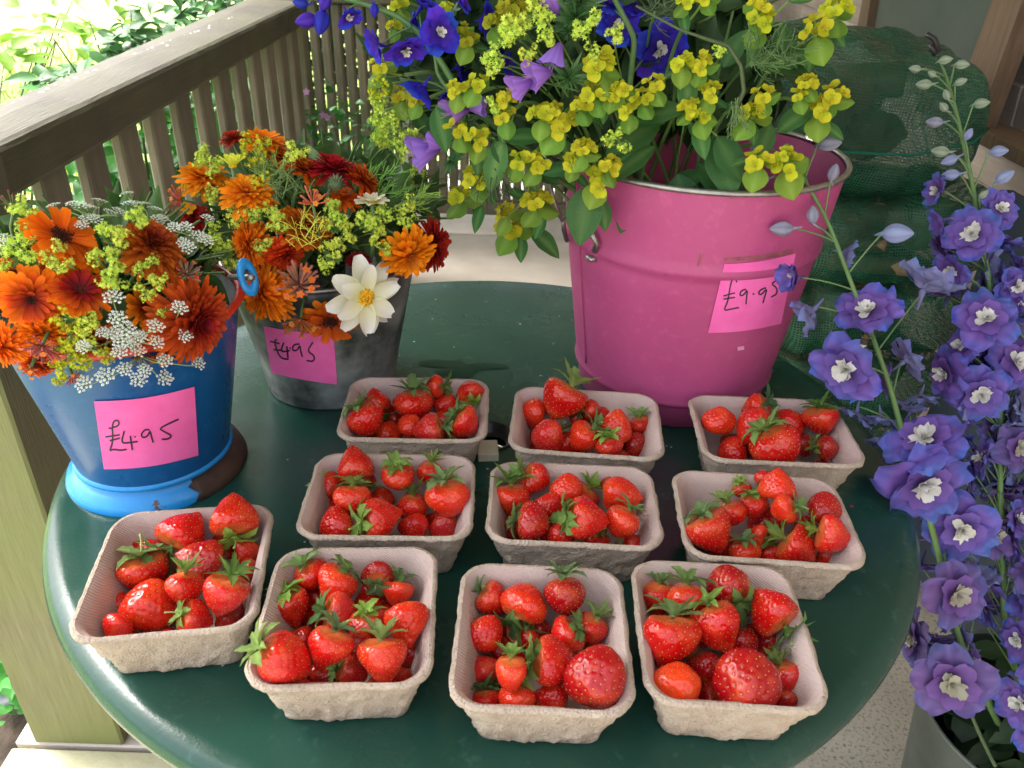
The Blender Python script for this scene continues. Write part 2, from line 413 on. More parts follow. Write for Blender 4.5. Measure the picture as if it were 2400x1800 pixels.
shrub((.1, 3.8, -.11), cl, 5500, .13, (.02, .07, .02), (.05, .14, .04), 'dark green hedge behind the slats at the far end', 10)
cl = [(*aty(x, y, 3.05), .12, .08, .12) for (x, y) in ((700, 300), (750, 320), (790, 260), (840, 300), (880, 380), (800, 370), (730, 370), (900, 330))]
shrub((-.62, 3.05, -.0), cl, 150, .045, (.05, .17, .04), (.08, .24, .06), 'loose green self-sown plant growing in front of the far slats', 8)
cl = [(-.78+i*.10, 2.95+.05*(i % 2), .10, .08, .12, .11) for i in range(3)]
shrub((-.70, 2.95, 0.), cl, 170, .06, (.03, .10, .03), (.06, .17, .05), 'low dark green plant on the floor below the far slats', 5)
# pink wild flowers near the slats
g = Geo()
for (x, y) in ((718, 215), (757, 270), (760, 345), (768, 275)):
    p = aty(x, y, 2.98)
    for k in range(5):
        a = k*1.256; q = p+RIGHT*math.cos(a)*.008+UP*math.sin(a)*.008; g.merge(leafgeo(.014, .01, 3, 0, 0, (.6, .3, .62), (.7, .4, .75)), basis(nrm(CAM-p), spin=a), p)
tag(ob('wild_flowers', g, PETAL, kind='stuff'), 'tiny pink wild flowers in front of the far slats')
# weeds and pebble beside the post foot
cl = [(*atz(x, y, -.05), .04, .05, .03) for (x, y) in ((10, 1560), (30, 1640), (5, 1600))]
shrub(tuple(atz(15, 1620, -.11)), cl, 26, .05, (.08, .3, .05), (.14, .42, .07), 'small green weed beside the foot of the mossy post', 3)
p = atz(12, 1632, -.06)
g = Geo(); a = np.linspace(0, math.pi, 7); V = []
for t in a:
    for u in np.linspace(0, 2*math.pi, 11)[:-1]: V.append((.035*math.sin(t)*math.cos(u), .022*math.sin(t)*math.sin(u), .016*math.cos(t)))
V = np.array(V); V *= (1+vnoise(V, 2, 60)*.15)[:, None]; g.add(V, grid(10, 7, True))
ob('pebble', g, mat_noisy('pebble', (.3, .32, .38), (.5, .52, .58), 30, .7), m=mat4(p), label='bluish grey pebble in the soil by the post foot', cat='pebble')
# outer trees: a light canopy mass far left so that the garden has something behind it
e = empty('garden_tree', (-6.5, 7.5, -.16), 'green garden tree standing on the lawn beyond the railing', 'tree')
leafmass('crown', 900, [(0, 0, 3.2, 1.6, 1.6, 1.2), (.5, -.6, 2.5, 1.2, 1.2, .8)], .22, (.06, .14, .03), (.10, .22, .05), e)
ob('trunk', tube([(0, 0, 0), (.05, 0, 1), (0, .1, 2), (.1, 0, 3.2)], [.14, .11, .09, .05], 10, (.12, .09, .06)), STEM, e)
# ------------------------------------------------------------------ round green table
TC = np.array([-.025, .8168]); TR = .4895; TZ = .72
m, n, b, o = newmat('green_paint'); 
f1 = noise(n, 5, 6); f2 = noise(n, 70, 5); f3 = noise(n, 300, 2)
c = ramp(n, f1, [(.3, (.009, .046, .033)), (.7, (.013, .060, .044))])
c = mixc(n, c, (.05, .12, .10), ramp(n, f2, [(.60, 0.0), (.78, .5)]))
tc = n.nodes.new('ShaderNodeTexCoord'); vo = N(n, 'ShaderNodeTexVoronoi'); vo.inputs['Scale'].default_value = 28
n.links.new(tc.outputs['Object'], vo.inputs['Vector'])
c = mixc(n, c, (.45, .5, .45), ramp(n, vo.outputs['Distance'], [(.030, 1.0), (.050, 0.0)]))
vo2 = N(n, 'ShaderNodeTexVoronoi'); vo2.inputs['Scale'].default_value = 9; n.links.new(tc.outputs['Object'], vo2.inputs['Vector'])
c = mixc(n, c, (.35, .04, .03), ramp(n, vo2.outputs['Distance'], [(.018, 1.0), (.026, 0.0)]))
n.links.new(c, b.inputs['Base Color'])
st = noise(n, 11, 6); n.links.new(ramp(n, st, [(.3, .17), (.75, .33)]), b.inputs['Roughness'])
b.inputs['Specular IOR Level'].default_value = .38
bump(n, b, f3, .00025, .6); PAINT = m
table = empty('round_table', (TC[0], TC[1], 0), 'round dark green painted table carrying strawberries and flower buckets', 'table')
HR = .028
prof = [(HR, TZ-.02), (HR, TZ-.002), (HR+.002, TZ)]+[(HR+.004+(TR-.026-HR)*i/12, TZ) for i in range(13)]
prof += [(TR-.016, TZ-.0006), (TR-.009, TZ-.0035), (TR-.003, TZ-.0085), (TR, TZ-.016), (TR-.001, TZ-.024), (TR-.006, TZ-.030), (TR-.02, TZ-.032), (HR, TZ-.03)]
ob('tabletop', lathe(prof, 160), PAINT, table)
DARK = mat_noisy('dark_plastic', (.015, .015, .015), (.03, .03, .03), 30, .3)
ob('parasol_hole_ring', lathe([(.020, TZ-.012), (.0275, TZ-.010), (.0275, TZ+.001), (.031, TZ+.0025), (.033, TZ+.0008)], 40), DARK, table)
g = Geo(); lathe([(.03, 0.012), (.03, TZ-.034)], 20, g); lathe([(.17, 0), (.17, .01), (.03, .03)], 40, g); ob('pedestal', g, PAINT, table)
wg = mat_noisy('pale_wood', (.62, .54, .38), (.75, .68, .5), 30, .7)
p = atz(1143, 1056, TZ+.004)
tag(ob('wood_wedge', box((-.012, -.016, -.012), (.012, .014, .006), bev=.001), wg, m=mat4(p, basis((0, 0, 1), spin=.1))), 'small pale wooden wedge in the dark hole at the table centre', 'wedge')
# dark reflection on the paint, drawn as a thin glossy dark sheet
m, n, b, o = newmat('dark_reflection'); setb(b, Base_Color=(.01, .04, .03, 1), Roughness=.03); b.inputs['IOR'].default_value = 1.33; REFLDARK = m
g = Geo(); a = np.linspace(0, 2*math.pi, 49)[:-1]; c0 = atz(1075, 862, TZ+.0008)
rr = .030*(1+.35*np.sin(3*a+.5)+.2*np.sin(5*a)+.12*np.sin(9*a)+.06*np.sin(17*a))
V = [(c0[0]+r_*1.5*math.cos(t), c0[1]+r_*.8*math.sin(t), TZ+.0009) for r_, t in zip(rr, a)]+[(c0[0], c0[1], TZ+.0013)]
g.add(V, [(k, (k+1) % 48, 48) for k in range(48)])
ob('reflection_patch', g, REFLDARK, kind='stuff', label='dark reflection painted on the table between the grey and the pink bucket')

# ------------------------------------------------------------------ buckets
class Bucket:
    def __init__(s, x, y, prof): s.x, s.y, s.p = x, y, np.array(prof, float)      # prof: (z, r) of the outer wall
    def r(s, z): return float(np.interp(z, s.p[:, 0], s.p[:, 1]))
    def hit(s, px, py, off=0.0):
        d = ray(px, py); t0 = .45; best = None
        for t in np.linspace(.45, 2.2, 900):
            q = CAM+d*t; h = math.hypot(q[0]-s.x, q[1]-s.y)-(s.r(q[2])+off)
            if h < 0 and s.p[0, 0]-.01 < q[2] < s.p[-1, 0]+.03: best = t; break
        if best is None:
            ts = np.linspace(.45, 2.2, 900); Q = CAM+d*ts[:, None]; best = ts[np.argmin(np.hypot(Q[:, 0]-s.x, Q[:, 1]-s.y))]
            q = CAM+d*best; rr = s.r(q[2])+off; a = math.atan2(q[1]-s.y, q[0]-s.x)
            return np.array([s.x+rr*math.cos(a), s.y+rr*math.sin(a), q[2]])
        lo, hi = best-.003, best
        for _ in range(20):
            mid = (lo+hi)/2; q = CAM+d*mid
            if math.hypot(q[0]-s.x, q[1]-s.y) < s.r(q[2])+off: hi = mid
            else: lo = mid
        return CAM+d*hi
def enamel(name, c1, c2, chips, rough=.22, cs=16, lo=.66):
    m, n, b, o = newmat(name); f = noise(n, 4, 5); c = ramp(n, f, [(.3, c1), (.7, c2)])
    d = ramp(n, noise(n, 90, 4), [(.55, 0.0), (.8, .25)]); c = mixc(n, c, tuple(min(1, x*1.5+.04) for x in c2), d)
    if chips is not None: c = mixc(n, c, chips, ramp(n, noise(n, cs, 7, rough=.65), [(lo, 0.0), (lo+.012, 1.0)]))
    n.links.new(c, b.inputs['Base Color']); n.links.new(ramp(n, noise(n, 12, 5), [(.3, rough*.8), (.7, rough*1.7)]), b.inputs['Roughness'])
    bump(n, b, noise(n, 25, 4), .0008, .5); return m
BLUE = enamel('blue_enamel', (.006, .075, .24), (.008, .095, .30), (.05, .035, .03), lo=.70)
BLUE2 = enamel('light_blue_enamel', (.008, .22, .60), (.012, .27, .70), (.10, .055, .04), cs=30, lo=.655)
WHITE = enamel('white_enamel', (.78, .80, .84), (.85, .87, .9), None, .15)
RED = enamel('red_enamel', (.55, .03, .02), (.65, .045, .03), (.03, .02, .02), cs=25, lo=.6)
PINK = enamel('pink_paint', (.41, .060, .185), (.49, .082, .225), (.29, .055, .14), .42, cs=9, lo=.68)
GALV = mat_noisy('galvanised_metal', (.05, .065, .06), (.30, .33, .32), 16, .45, .0006, 60, metallic=.25, lo=.38, hi=.62)
ZINC = mat_noisy('bright_metal', (.5, .5, .48), (.7, .7, .68), 40, .22, metallic=1.0)
STEEL = mat_noisy('dull_steel', (.26, .25, .23), (.46, .44, .41), 60, .4, metallic=.9)
# blue enamel pail
BX, BY = -.399, .742
bb = Bucket(BX, BY, [(.742, .0800), (.80, .0915), (.86, .1035), (.905, .1120), (.927, .1165)])
e = empty('enamel_pail', (BX, BY, TZ), 'chipped blue enamel pail with a flared foot, filled with orange flowers', 'bucket')
g = lathe([(.0805, .022), (.0815, .026)]+[(bb.r(z), z-TZ) for z in np.linspace(.752, .920, 16)], 96); ob('pail_body', g, BLUE, e)
ob('foot', lathe([(.0955, 0.0), (.0958, .002), (.093, .009), (.0845, .016), (.0790, .0195), (.0790, .021), (.0840, .0235), (.0840, .027), (.0815, .029)], 96), BLUE2, e)
g = lathe([(.1135, .2005), (.108, .175), (.100, .13), (.091, .08), (.078, .03), (.0, .03)], 96); ob('pail_lining', g, WHITE, e)
a = np.linspace(0, 2*math.pi, 97); ob('rim', tube(np.stack([.1155*np.cos(a), .1155*np.sin(a), .2015+0*a], 1), .0045, 8, cap=False), RED, e)
p = aty(581, 650, BY-.02); L = p-np.array([BX, BY, TZ])
hb = basis(nrm((.8, -.55, .25)))
g = Geo(); aa = np.linspace(0, 2*math.pi, 25)
V = []
for t in aa[:-1]:
    for (rr, h) in ((.0165, -.0015), (.0165, .0015), (.0075, .0022), (.0075, -.0022)): V.append(L+hb@np.array([rr*.62*math.cos(t), rr*1.15*math.sin(t), h]))
F = [(i*4+j, i*4+(j+1) % 4, ((i+1) % 24)*4+(j+1) % 4, ((i+1) % 24)*4+j) for i in range(24) for j in range(4)]
ob('handle_ear', g.add(V, F), BLUE2, e)
ob('handle_pin', tube([L+hb@np.array([0, 0, -.03]), L, L+hb@np.array([0, 0, .008])], .003, 8), STEEL, e)
g = Geo(); pr_ = [(.0960, 0.0005), (.0966, .002), (.0938, .0092), (.0853, .0163), (.0798, .0197)]; aa = np.radians(np.linspace(-48, 62, 40)); V = []
for i, (r_, z_) in enumerate(pr_):
    for t in aa+np.where(np.arange(40) < 2, [-.05, .03, .10, .02, .16][i], 0): V.append((r_*math.cos(t), r_*math.sin(t), z_))
ob('rust_patch', g.add(V, grid(40, 5)), mat_noisy('rust', (.018, .014, .012), (.075, .036, .024), 30, .75, .001, 90), e)
# galvanised bucket
GX, GY = -.243, .945
gb = Bucket(GX, GY, [(.72, .0835), (.76, .090), (.82, .102), (.90, .118)])
e2 = empty('galvanised_bucket', (GX, GY, TZ), 'small weathered grey zinc bucket filled with orange flowers and one white dahlia', 'bucket')
ob('bucket_body', lathe([(.075, .003), (.0835, 0), (.0845, .004), (.083, .007)]+[(gb.r(z), z-TZ) for z in np.linspace(.735, .898, 12)]+[(.114, .178), (.08, .02), (0, .02)], 80), GALV, e2)
ob('rim', tube(np.stack([.118*np.cos(a), .118*np.sin(a), .18+0*a], 1), .003, 8, cap=False), STEEL, e2)
# pink bucket
KX, KY = .216, .972
kb = Bucket(KX, KY, [(.72, .124), (.755, .1275), (.765, .131), (.90, .1495), (.96, .157), (1.035, .1655)])
e3 = empty('pink_bucket', (KX, KY, TZ), 'large pink painted metal bucket with silver rim holding yellow green and blue flowers', 'bucket')
pr = [(.120, .0), (.1245, .003), (.1262, .03), (.129, .0345), (.1325, .037), (.1315, .041)]
for z in np.linspace(.768, .925, 10): pr.append((kb.r(z), z-TZ))
pr += [(.1530, .212), (.1565, .2155), (.1572, .221), (.1560, .2265)]+[(kb.r(z), z-TZ) for z in (.955, .98, 1.0, 1.031)]
ob('bucket_body', lathe(pr, 128, wob=.0035), PINK, e3)
ob('bucket_lining', lathe([(kb.r(z)-.0035, z-TZ) for z in (1.031, .98, .955)]+[(.1515, .2265), (.153, .221), (.148, .212)]+[(kb.r(z)-.004, z-TZ) for z in (.92, .86, .8, .73)]+[(0, .01)], 128), PINK, e3)
ob('rim', tube(np.stack([.1658*np.cos(a), .1658*np.sin(a), .3135+0*a], 1), .0034, 10, cap=False), STEEL, e3)
sx = kb.hit(1382, 880)
th = math.atan2(sx[1]-KY, sx[0]-KX)-.03
ob('seam', tube([((kb.r(z)+.0008)*math.cos(th), (kb.r(z)+.0008)*math.sin(th), z-TZ) for z in np.linspace(.77, 1.01, 14)], .0011, 5), PINK, e3)
EP = np.array([KX, KY, TZ])
def hitl(x, y, off=0): q = kb.hit(1300+x/2.0733, 250+y/2.0733, off); return q-EP
g = Geo(); pts = [hitl(195, 700, .004), hitl(205, 665, .007), hitl(185, 625, .009), hitl(150, 590, .010)]
tube(pts, [.004, .0035, .0035, .0035], 8, g=g); box((-.006, -.002, -.006), (.006, .002, .006), g, B=basis(nrm(hitl(182, 735)*[1, 1, 0])), t=hitl(182, 735, .002)); ob('handle_ear', g, STEEL, e3)
q1, q2 = hitl(25, 560, .012), hitl(10, 640, .012)
ob('handle_ear', tube([hitl(60, 650, .003), hitl(45, 600, .01), hitl(40, 560, .012), hitl(60, 540, .006)], .003, 8), STEEL, e3)
h0 = hitl(40, 560, .012)
ob('bail_handle', tube(bez(h0, h0+np.array([-.03, -.04, .06]), h0+np.array([-.02, .09, .10]), 14), .0024, 7), STEEL, e3)
for (x0, y0, x1, y1) in ((1225, 140, 1250, 150), (1345, 240, 1385, 255)): pass
ob('rim_clip', tube([(.1658*math.cos(t), .1658*math.sin(t), .314) for t in np.linspace(.35, .47, 5)], .0062, 8), ZINC, e3)
ob('rim_clip', tube([(.1658*math.cos(t), .1658*math.sin(t), .314) for t in np.linspace(.95, 1.03, 5)], .0062, 8), ZINC, e3)
RES = mat_noisy('tape_residue', (.18, .05, .06), (.38, .10, .14), 120, .8)
def strip(bk, org, ptsA, ptsB, off, nsub=8):
    """thin sheet lying on the bucket wall between two edge polylines"""
    g = Geo(); A = np.array(ptsA, float); Bp = np.array(ptsB, float); m_ = len(A)*4
    ta = np.linspace(0, 1, m_); s0 = np.linspace(0, 1, len(A)); V = []
    for t in ta:
        pa = np.array([np.interp(t, s0, A[:, k]) for k in (0, 1)]); pb = np.array([np.interp(t, s0, Bp[:, k]) for k in (0, 1)])
        for u in np.linspace(0, 1, nsub): q = pa*(1-u)+pb*u; V.append(bk.hit(q[0], q[1], off)-org)
    return g.add(V, grid(nsub, m_))
v3 = view(1300, 250, 2.0733)
def vv(v, L_): return [v(*q) for q in L_]
ob('tape_residue', strip(kb, EP, vv(v3, [(705, 715), (690, 770), (672, 815)]), vv(v3, [(716, 720), (702, 775), (684, 820)]), .0006, 3), RES, e3)
ob('tape_residue', strip(kb, EP, vv(v3, [(705, 713), (725, 717)]), vv(v3, [(704, 722), (725, 724)]), .0007, 3), RES, e3)
ob('tape_residue', strip(kb, EP, vv(v3, [(825, 735), (1000, 722), (1160, 690)]), vv(v3, [(822, 752), (1000, 745), (1158, 712)]), .0006, 4), RES, e3)
ob('paint_mark', strip(kb, EP, vv(v3, [(888, 1168), (920, 1163)]), vv(v3, [(890, 1186), (922, 1181)]), .0006, 3), mat_noisy('pale_mark', (.75, .3, .5), (.8, .4, .6), 90, .5), e3)

CARD = mat_noisy('pink_card', (.86, .12, .42), (.92, .16, .50), 30, .75, .0003, 200)
INK = mat_noisy('ink', (.02, .012, .025), (.05, .03, .05), 60, .5)
def card(bk, parent, org, v, corners, strokes, wd):
    A = [v(*q) for q in corners]; g = Geo(); nn = 14; V = []
    for i in range(nn):
        t = i/(nn-1)
        for j in range(nn):
            u = j/(nn-1); q = (np.array(A[0])*(1-u)+np.array(A[1])*u)*(1-t)+(np.array(A[3])*(1-u)+np.array(A[2])*u)*t
            # card keeps straight on the wall: bow of the edges follows the bucket
            V.append((q[0], q[1] + corners_bow*math.sin(math.pi*u)*(1)))
    P = [bk.hit(x, y, .0016+.0012*abs(math.sin(i*.37))*0) - org for i, (x, y) in enumerate(V)]
    c = ob('price_card', g.add(P, grid(nn, nn)), CARD, parent)
    g = Geo()
    for s in strokes:
        pts = np.array([v(*q) for q in s], float)
        if len(pts) > 2:                      # smooth the pen stroke
            for _ in range(2):
                q = [pts[0]]
                for a_, b_ in zip(pts[:-1], pts[1:]): q += [a_*.75+b_*.25, a_*.25+b_*.75]
                pts = np.array(q+[pts[-1]])
        d = np.gradient(pts, axis=0); d /= (np.linalg.norm(d, axis=1)[:, None]+1e-9); nn_ = np.stack([-d[:, 1], d[:, 0]], 1)*wd
        V = []
        for p_, n_ in zip(pts, nn_): V += [bk.hit(*(p_-n_), .0021)-org, bk.hit(*(p_+n_), .0021)-org]
        g.add(V, grid(2, len(pts)))
    ob('handwriting', g, INK, c); return c
vb = view(0, 880, 3.95); corners_bow = 9.0
card(bb, e, np.array([BX, BY, TZ]), vb, [(870, 240), (1800, 105), (1838, 740), (962, 870)],
     [[(1048, 480), (1090, 470), (1106, 440), (1085, 412), (1050, 425), (1038, 480), (1044, 560), (1040, 630), (1012, 703), (1050, 683), (1120, 695), (1172, 684)],
      [(975, 570), (1110, 550)], [(1015, 605), (1110, 580)], [(1005, 488), (1045, 492)],
      [(1150, 515), (1120, 630), (1200, 622), (1275, 612)], [(1205, 560), (1225, 690)], [(1243, 568), (1258, 569)],
      [(1385, 505), (1340, 500), (1303, 550), (1325, 580), (1370, 560), (1388, 508), (1400, 560), (1418, 622)],
      [(1655, 405), (1470, 490), (1510, 515), (1595, 560), (1555, 592), (1498, 590)]], 1.9)
vg = view(400, 300, 2.37); corners_bow = 3.0
card(gb, e2, np.array([GX, GY, TZ]), vg, [(515, 1100), (905, 1150), (925, 1425), (560, 1360)],
     [[(590, 1175), (578, 1180), (583, 1220), (610, 1280), (655, 1285)], [(552, 1185), (605, 1198)], [(570, 1230), (625, 1237)],
      [(628, 1192), (608, 1247), (662, 1236)], [(645, 1212), (652, 1277)], [(660, 1222), (668, 1223)],
      [(716, 1200), (682, 1203), (674, 1235), (703, 1238), (718, 1203), (722, 1240), (732, 1272)],
      [(790, 1190), (757, 1240), (800, 1265), (795, 1298), (755, 1292)]], 1.9)
corners_bow = 6.0
card(kb, e3, EP, v3, [(825, 765), (1172, 712), (1100, 1055), (745, 1100)],
     [[(885, 855), (880, 833), (862, 838), (850, 885), (843, 945), (820, 992), (855, 984), (896, 976)], [(820, 920), (876, 905)], [(820, 936), (876, 926)],
      [(930, 887), (905, 895), (898, 918), (918, 918), (938, 885), (932, 930), (930, 960)], [(962, 911), (970, 910)],
      [(1028, 880), (1003, 888), (988, 908), (1004, 916), (1034, 880), (1022, 920), (1012, 955)],
      [(1088, 838), (1050, 862), (1082, 880), (1080, 912), (1052, 925)]], 1.6)
# ------------------------------------------------------------------ moulded pulp punnets
m, n, b, o = newmat('moulded_pulp')
f1 = noise(n, 30, 6); f2 = noise(n, 500, 3); f3 = noise(n, 130, 6, rough=.7)
c = ramp(n, f1, [(.3, (.47, .375, .30)), (.7, (.60, .50, .41))]); c = mixc(n, c, (.30, .24, .20), ramp(n, f2, [(.5, 0.0), (.72, .45)]))
c = mixc(n, c, (.62, .55, .48), ramp(n, f3, [(.6, 0.0), (.75, .5)]))
n.links.new(c, b.inputs['Base Color']); setb(b, Roughness=.95); b.inputs['Specular IOR Level'].default_value = .1
mt = n.nodes.new('ShaderNodeMath'); mt.operation = 'ADD'; n.links.new(f3, mt.inputs[0]); n.links.new(f2, mt.inputs[1])
bump(n, b, mt.outputs[0], .0035); PULP = m
m, n, b, o = newmat('pulp_inside')
f1 = noise(n, 14, 5); f2 = noise(n, 400, 3); c = ramp(n, f1, [(.3, (.46, .355, .325)), (.7, (.56, .455, .42))]); c = mixc(n, c, (.36, .28, .25), ramp(n, f2, [(.5, 0.0), (.75, .4)]))
n.links.new(c, b.inputs['Base Color']); setb(b, Roughness=.95); b.inputs['Specular IOR Level'].default_value = .1
tc = n.nodes.new('ShaderNodeTexCoord'); wv = N(n, 'ShaderNodeTexWave'); wv.inputs['Scale'].default_value = 210; wv.bands_direction = 'DIAGONAL'; wv.inputs['Distortion'].default_value = .6
n.links.new(tc.outputs['Object'], wv.inputs['Vector']); bump(n, b, wv.outputs['Fac'], .0004, .8); PULPIN = m
def rrect(hx, hy, r_, N_):
    """N_ points round a rounded rectangle, and the outward normals"""
    segs = [2*(hy-r_), math.pi*r_/2, 2*(hx-r_), math.pi*r_/2]*2; L = sum(segs); P, Nn = [], []
    for k in range(N_):
        s = L*k/N_; i = 0
        while s > segs[i]: s -= segs[i]; i += 1
        if i % 2 == 0:
            d = i//2; t = s
            p, q = {0: ((hx, -hy+r_+t), (1, 0)), 1: ((hx-r_-t, hy), (0, 1)), 2: ((-hx, hy-r_-t), (-1, 0)), 3: ((-hx+r_+t, -hy), (0, -1))}[d]
        else:
            a0 = [0, 90, 180, 270][i//2]; a = R(a0)+s/r_; cx, cy = [(hx-r_, hy-r_), (-hx+r_, hy-r_), (-hx+r_, -hy+r_), (hx-r_, -hy+r_)][i//2]
            p, q = (cx+r_*math.cos(a), cy+r_*math.sin(a)), (math.cos(a), math.sin(a))
        P.append(p); Nn.append(q)
    return np.array(P), np.array(Nn)
PH = .063
def punnet_mesh(hx, hy, seed):
    NN = 260; g = Geo()
    def ring(ins, z, rc, rough=0.0, rib=0.0, wob=0.0):
        P, Q = rrect(hx-ins, hy-ins, rc, NN); u = np.arange(NN)/NN
        V = np.concatenate([P, np.full((NN, 1), z)], 1); Q3 = np.concatenate([Q, np.zeros((NN, 1))], 1)
        if rib:                    # upright flutes pressed into the walls
            w_ = np.cos(P[:, 0]/.0185+.6)*np.abs(Q[:, 1])**4+np.cos(P[:, 1]/.0185+.4)*np.abs(Q[:, 0])**4
            V += Q3*(np.sign(w_)*np.abs(w_)**.7*rib)[:, None]; V[:, 2] += -rib*.35*w_*(z < .02)
        if rough:
            V += Q3*(vnoise(V, seed, 120)*rough+vnoise(V, seed+5, 320)*rough*.6)[:, None]
        if wob: V[:, 2] += vnoise(V, seed+9, 28)*wob+vnoise(V, seed+2, 150)*wob*.35; V += Q3*(vnoise(V, seed+4, 90)*wob*.5)[:, None]
        return V
    rings = []; bi = .0155
    for ins, z in ((bi+.03, .001), (bi+.012, .0005), (bi+.004, .0012)): rings.append(ring(ins, z, .012, .0004))
    for t in np.linspace(0, 1, 15): rings.append(ring(bi*(1-t)**1.05+.0032, .004+t*(PH-.011), .014+.009*t, .0027*(1-.45*t), .0016*(1-t*.7)))
    rings.append(ring(.0020, PH-.0055, .024, .0006, 0, .0004)); rings.append(ring(-.0006, PH-.0045, .0245, .0008, 0, .0010))
    rings.append(ring(-.0010, PH-.0022, .0248, .0006, 0, .0011)); rings.append(ring(.0006, PH-.0002, .024, .0002, 0, .0005)); rings.append(ring(.0030, PH-.0001, .022, .0002, 0, .0005)); nout = len(rings)
    inn = [ring(.0030, PH-.0001, .022, .0002, 0, .0005), ring(.0048, PH-.0022, .021, .0002, 0, .0003)]
    for t in np.linspace(0.05, 1, 12): inn.append(ring(.0075+(bi+.002)*t**1.05, PH-.003-t*(PH-.008), .020-.008*t, .00025, -.0008))
    inn += [ring(bi+.013, .0042, .012), ring(bi+.03, .0040, .012)]
    g.add(np.concatenate(rings), grid(NN, nout, True), (1, 1, 1))
    g.f.append(tuple(reversed(range(NN))))
    h = Geo(); h.add(np.concatenate(inn), grid(NN, len(inn), True)); h.f.append(tuple(range((len(inn)-1)*NN, len(inn)*NN)))
    return g, h
DS = 2400/2212
PUN = {
 'A': ([(240, 1103), (592, 1091), (550, 1354), (150, 1387)], 'pulp punnet of strawberries in front of the blue pail, leftmost of the front row'),
 'B': ([(600, 1181), (941, 1181), (936, 1487), (528, 1480)], 'pulp punnet of strawberries, second from the left in the front row'),
 'C': ([(1004, 1216), (1346, 1226), (1368, 1540), (962, 1532)], 'pulp punnet of strawberries, third from the left in the front row'),
 'D': ([(1362, 1212), (1701, 1218), (1798, 1541), (1398, 1513)], 'pulp punnet of strawberries, rightmost of the front row'),
 'E': ([(683, 975), (1028, 984), (1018, 1168), (643, 1154)], 'pulp punnet of strawberries, leftmost of the middle row'),
 'F': ([(1062, 996), (1412, 1007), (1430, 1182), (1050, 1170)], 'pulp punnet of strawberries at the centre of the middle row'),
 'G': ([(1456, 1018), (1802, 1029), (1876, 1222), (1478, 1205)], 'pulp punnet of strawberries, rightmost of the middle row'),
 'H': ([(758, 811), (1055, 820), (1052, 956), (729, 944)], 'pulp punnet of strawberries, leftmost of the back row by the grey bucket'),
 'I': ([(1114, 835), (1425, 849), (1429, 992), (1098, 971)], 'pulp punnet of strawberries at the centre of the back row, a huge berry on top'),
 'J': ([(1495, 858), (1798, 858), (1876, 1006), (1514, 994)], 'pulp punnet of strawberries at the right of the back row, against the pink bucket'),
}
PINFO = {}
for key, (cs, lab) in PUN.items():
    P3 = np.array([atz(x*DS, y*DS, TZ+PH) for x, y in cs])[:, :2]
    ctr = P3.mean(0); wx = (np.linalg.norm(P3[1]-P3[0])+np.linalg.norm(P3[2]-P3[3]))/2; wy = (np.linalg.norm(P3[3]-P3[0])+np.linalg.norm(P3[2]-P3[1]))/2
    dx = (P3[1]-P3[0])+(P3[2]-P3[3]); dy = (P3[0]-P3[3])+(P3[1]-P3[2]); ang = .5*(math.atan2(dx[1], dx[0])+math.atan2(dy[1], dy[0])-math.pi/2)
    PINFO[key] = (ctr, wx/2, wy/2, ang)
    r0 = empty('punnet', (ctr[0], ctr[1], TZ), lab, 'punnet', 'pulp punnets of strawberries on the green table'); r0.rotation_euler.z = ang
    g1, g2 = punnet_mesh(wx/2, wy/2, ord(key))
    ob('outer_wall', g1, PULP, r0); ob('inner_wall', g2, PULPIN, r0)

# ------------------------------------------------------------------ strawberries
m, n, b, o = newmat('strawberry_skin')
oi = n.nodes.new('ShaderNodeObjectInfo'); at = N(n, 'ShaderNodeAttribute', attribute_name='Col')
f = noise(n, 1.6, 4); c = mixc(n, oi.outputs['Color'], (.80, .13, .03), ramp(n, f, [(.45, 0.0), (.78, .38)]))
sx_ = n.nodes.new('ShaderNodeSeparateColor'); n.links.new(at.outputs['Color'], sx_.inputs[0])
c = mixc(n, (.74, .17, .05), c, ramp(n, sx_.outputs[0], [(.0, 0.0), (.18, 1.0)]))       # paler shoulder under the leaves
c = mixc(n, c, (.30, .004, .004), ramp(n, sx_.outputs[1], [(.15, 0.0), (1.0, .55)]))     # darker pits round the seeds
n.links.new(c, b.inputs['Base Color']); setb(b, Roughness=.2); b.inputs['Specular IOR Level'].default_value = .46
b.inputs['Subsurface Weight'].default_value = .12; b.inputs['Subsurface Radius'].default_value = (1, .2, .1); b.inputs['Subsurface Scale'].default_value = .15
n.links.new(ramp(n, noise(n, 3, 3), [(.3, .07), (.7, .17)]), b.inputs['Roughness']); BERRY = m
m, n, b, o = newmat('strawberry_seed'); oi = n.nodes.new('ShaderNodeObjectInfo')
n.links.new(ramp(n, noise(n, 2.0, 2), [(.3, (.46, .22, .035)), (.7, (.74, .46, .10))]), b.inputs['Base Color']); setb(b, Roughness=.35); SEED = m
